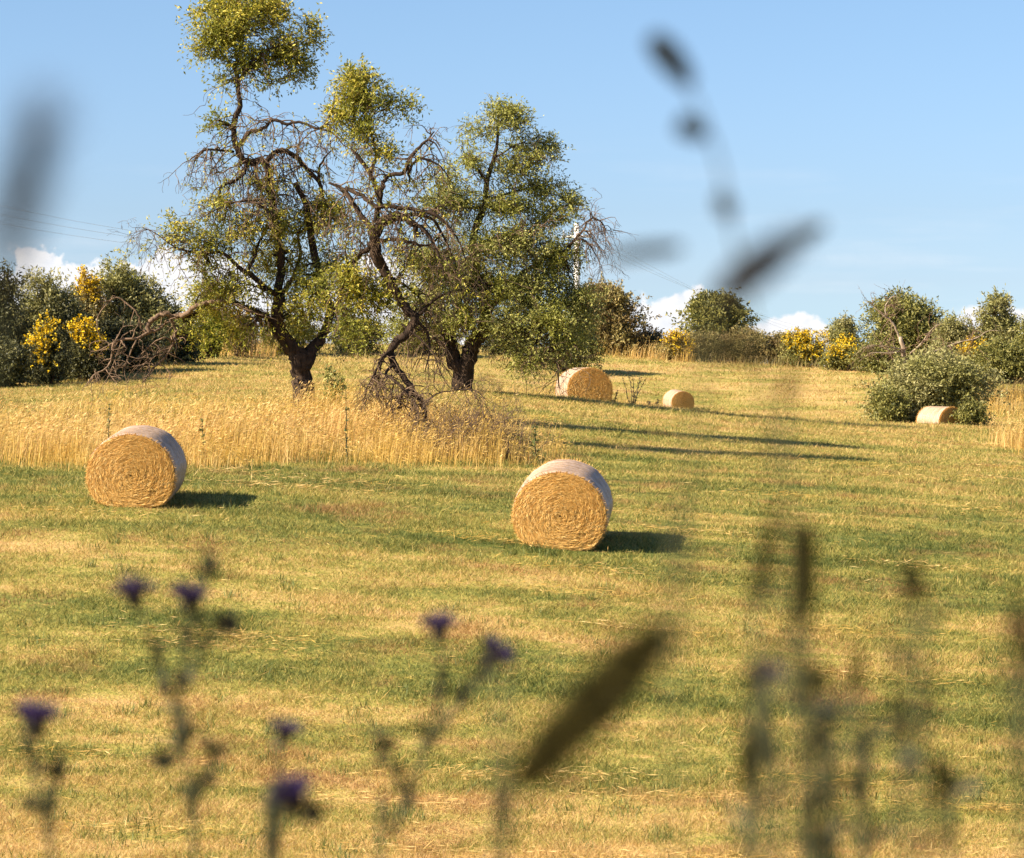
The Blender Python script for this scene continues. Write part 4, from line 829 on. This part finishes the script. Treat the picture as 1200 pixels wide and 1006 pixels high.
def flower_plant(label, D, base_u, stems, heads, nl=8, ll=.03):
    root, g = fg_root('knapweed', base_u, D, label); st, lf_ = MB(), MB()
    b0 = g - np.array([0, 0, .03])
    for k, s_ in enumerate(stems):
        pts = ([b0] if k == 0 else []) + list(s_); stalk(st, pts, D, .0026 if k == 0 else .0018, .0013, .3, lf_, int(nl * 2), ll * .62)
    st.build('stem', M['fg_stem'], root); lf_.build('leaves', M['fg_leaf'], root)
    for (u, v, dx, dz, s_, bud) in heads:
        dd = np.array([dx, rng.normal(0, .2), dz]); dd /= np.linalg.norm(dd); p = at(u, v, D) ; head(root, p - dd * .010 * s_, dd, s_, bud)
    return root
DK = 2.3
flower_plant('knapweed with two purple flowers and two dark buds, tallest on the left', DK, 226, [[(228, 1040), (224, 960), (216, 880), (212, 800), (218, 740), (220, 700)], [(216, 860), (196, 800), (190, 780), (172, 740), (157, 694)], [(213, 800), (240, 760), (262, 740), (271, 732)], [(218, 760), (236, 700), (246, 662)], [(224, 950), (245, 900), (250, 885)], [(218, 870), (185, 905)]],
             [(156, 692, -.05, 1, 1.35, False), (221, 697, .1, 1, 1.3, False), (246, 658, 0, 1, .9, True), (271, 729, -.1, 1, 1.0, True), (250, 800 + 110, .2, 1, .8, True), (212, 796, -.2, 1, .9, True), (190, 802, -.3, 1, .9, True)], 16, .035)
flower_plant('knapweed with one purple flower at the left edge of the picture', DK * .95, 44, [[(60, 1060), (48, 960), (36, 900), (28, 870), (40, 845)], [(50, 980), (70, 920), (60, 905)]], [(42, 840, .1, 1, 1.5, False), (28, 872, -.4, 1, .7, True), (30, 940, -.4, 1, .7, True)], 14, .035)
flower_plant('knapweed with a single ragged purple flower above the drooping pair', DK, 322, [[(322, 1060), (324, 960), (328, 880), (333, 860)]], [(334, 856, .2, 1, 1.15, False)], 6)
flower_plant('knapweed with a purple flower and dark drooping head at the bottom left of centre', DK * .85, 330, [[(316, 1080), (318, 990), (330, 950), (340, 935)], [(330, 955), (352, 960), (366, 950)]], [(342, 930, -.3, 1, 1.35, False), (372, 952, .7, .8, 1.0, True), (318, 990, -.4, 1, .9, True)], 10, .035)
flower_plant('knapweed with two purple flowers left of the big blurred grass head', DK, 470, [[(446, 1060), (462, 980), (496, 890), (510, 850), (516, 780), (514, 740)], [(500, 880), (535, 830), (560, 800), (572, 778), (582, 768)], [(475, 950), (460, 900), (445, 870)]],
             [(514, 733, 0, 1, 1.3, False), (583, 764, .6, .8, 1.3, False), (571, 776, .4, 1, .7, True), (515, 806, .1, 1, .9, True), (545, 818, .2, 1, .7, True), (476, 918, -.2, 1, .7, True), (444, 886, -.3, 1, .7, True)], 18, .035)
def grass_head(root, P0, P1, r, mat, n=900, awn=0, sag=.0, name='seed_head'):
    """a cylindrical brush-like seed head from P0 to P1"""
    ax_ = P1 - P0; Ln = np.linalg.norm(ax_); dv = ax_ / Ln; t = rng.uniform(0, 1, n); prof = r * np.sin(np.clip(t * .93 + .07, 0, 1) * np.pi) ** .5
    d = rnd_dirs(n); d -= dv * (d @ dv)[:, None]; d /= np.linalg.norm(d, axis=1)[:, None]
    c = P0 + dv * (t * Ln)[:, None] - np.array([0, 0, 1]) * (sag * t * (1 - t))[:, None] * -1
    b = MB(); k = np.linspace(0, 1, 9); b.tube([P0 + ax_ * q + np.array([0, 0, sag * q * (1 - q)]) for q in k], r * .62 * np.sin(np.clip(k * .93 + .07, 0, 1) * np.pi) ** .5 + .0004, 8)
    b.leaves(c + d * (prof * .4)[:, None], d + dv * .9, rnd_dirs(n), prof * 1.1 + .001, r * .35)
    if awn:
        i = rng.integers(0, n, 160); b.leaves(c[i], d[i] * .6 + dv + rnd_dirs(160) * .3, rnd_dirs(160), awn, .0006)
    return b.build(name, M[mat], root)
def grass_plant(label, D, bu, path, heads, name='grass_stalk', stemr=.0012, leafy=6, ll=.05):
    root, g = fg_root(name, bu, D, label, 'grass stalk'); st, lf_ = MB(), MB()
    stalk(st, [g - np.array([0, 0, .03])] + path, D, stemr * 1.5, stemr, .2, lf_ if leafy else None, leafy, ll * .5)
    st.build('stem', M['fg_stem'], root)
    if lf_.n: lf_.build('leaves', M['fg_leaf'], root)
    for h in heads:
        (u0, v0, u1, v1, r, mat) = h[:6]; grass_head(root, at(u0, v0, D), at(u1, v1, D + (h[7] if len(h) > 7 else 0)), r, mat, int(900), h[6] if len(h) > 6 else 0, .002)
    return root
grass_plant('thick blurred olive brown grass head slanting across the lower middle', 1.0, 575, [(585, 1080), (590, 1000), (603, 925)], [(604, 924, 778, 738, .0082, 'fg_grass', .022)], stemr=.0010, leafy=0)
grass_plant('short dark blurred spike below the thick slanting grass head', 1.6, 588, [(592, 1060), (590, 990)], [(590, 988, 584, 922, .0030, 'fg_grass')], leafy=0)
grass_plant('dark blurred spike against the sky above the round dark tree', .9, 800, [(790, 1000, .0), (800, 700), (812, 520), (828, 400), (838, 352)], [(836, 354, 922, 288, .0042, 'brown_seed', .010)], stemr=.0006, leafy=0)
grass_plant('tall blurred stalk with nodding dark spikelets high in the sky', 1.15, 960, [(930, 800), (905, 560), (880, 360), (858, 270), (842, 190), (815, 120), (792, 80)],
            [(842, 226, 853, 252, .0026, 'fg_grass'), (828, 160, 796, 146, .0032, 'fg_grass'), (810, 100, 764, 44, .0040, 'fg_grass'), (900, 300, 965, 264, .0022, 'fg_grass'), (805, 398, 892, 420, .0030, 'fg_grass'), (915, 470, 932, 440, .0020, 'fg_grass'), (800, 290, 712, 302, .0020, 'fg_grass')], stemr=.0006, leafy=0)
grass_plant('very blurred broad grass head at the upper left edge', .55, -60, [(-60, 900), (-30, 500), (0, 335)], [(2, 335, 50, 140, .0023, 'brown_seed', .012)], stemr=.0008, leafy=0)
for k, (u0, v0, u1, v1, r, D_, lab) in enumerate([
        (884, 705, 912, 590, .0024, 1.25, 'slanting faint blurred spike left of the darkest one on the right'),
        (940, 735, 942, 612, .0046, 1.25, 'darkest upright blurred spike on the right side'),
        (1076, 715, 1070, 655, .0024, 1.3, 'faint upright blurred spike between the darkest one and the edge'),
        (1198, 790, 1196, 700, .0030, 1.0, 'dark blurred spike touching the right edge'),
        (1004, 815, 1006, 760, .0022, 1.5, 'small faint blurred spike below the darkest one'),
        (1052, 850, 1050, 812, .0020, 1.5, 'tiny faint blurred spike over the lower right grass'),
        (1010, 950, 1008, 910, .0036, 1.6, 'short dark blurred spike near the bottom right'),
        (1110, 935, 1096, 890, .0028, 1.5, 'faint blurred spike near the bottom right corner'),
        (876, 930, 874, 868, .0026, 1.4, 'faint brown blurred spike low to the right of the thick grass head'),
        (952, 990, 948, 930, .0030, 1.4, 'faint blurred spike at the bottom below the darkest one'),
        (966, 812, 962, 786, .0026, 1.4, 'small roundish blurred seed head under the darkest spike')]):
    grass_plant(lab, D_, u0 + 10, [(u0 + 6, 1080), (u0 + 3, (v0 + 1080) / 2), (u0, v0)], [(u0, v0, u1, v1, r * 1.1, 'fg_grass')], stemr=.0012, leafy=26, ll=.05)
for (u, v, s_, D_, lab) in [(898, 790, .8, 1.5, 'blue grey blurred flower below the slanting faint spike'), (967, 835, .55, 1.6, 'small blue grey blurred flower low on the right')]:
    flower_plant(lab, D_, u + 5, [[(u + 10, 1080), (u + 4, 900), (u, v + 6)]], [(u, v, .1, 1, s_, False)], 4)
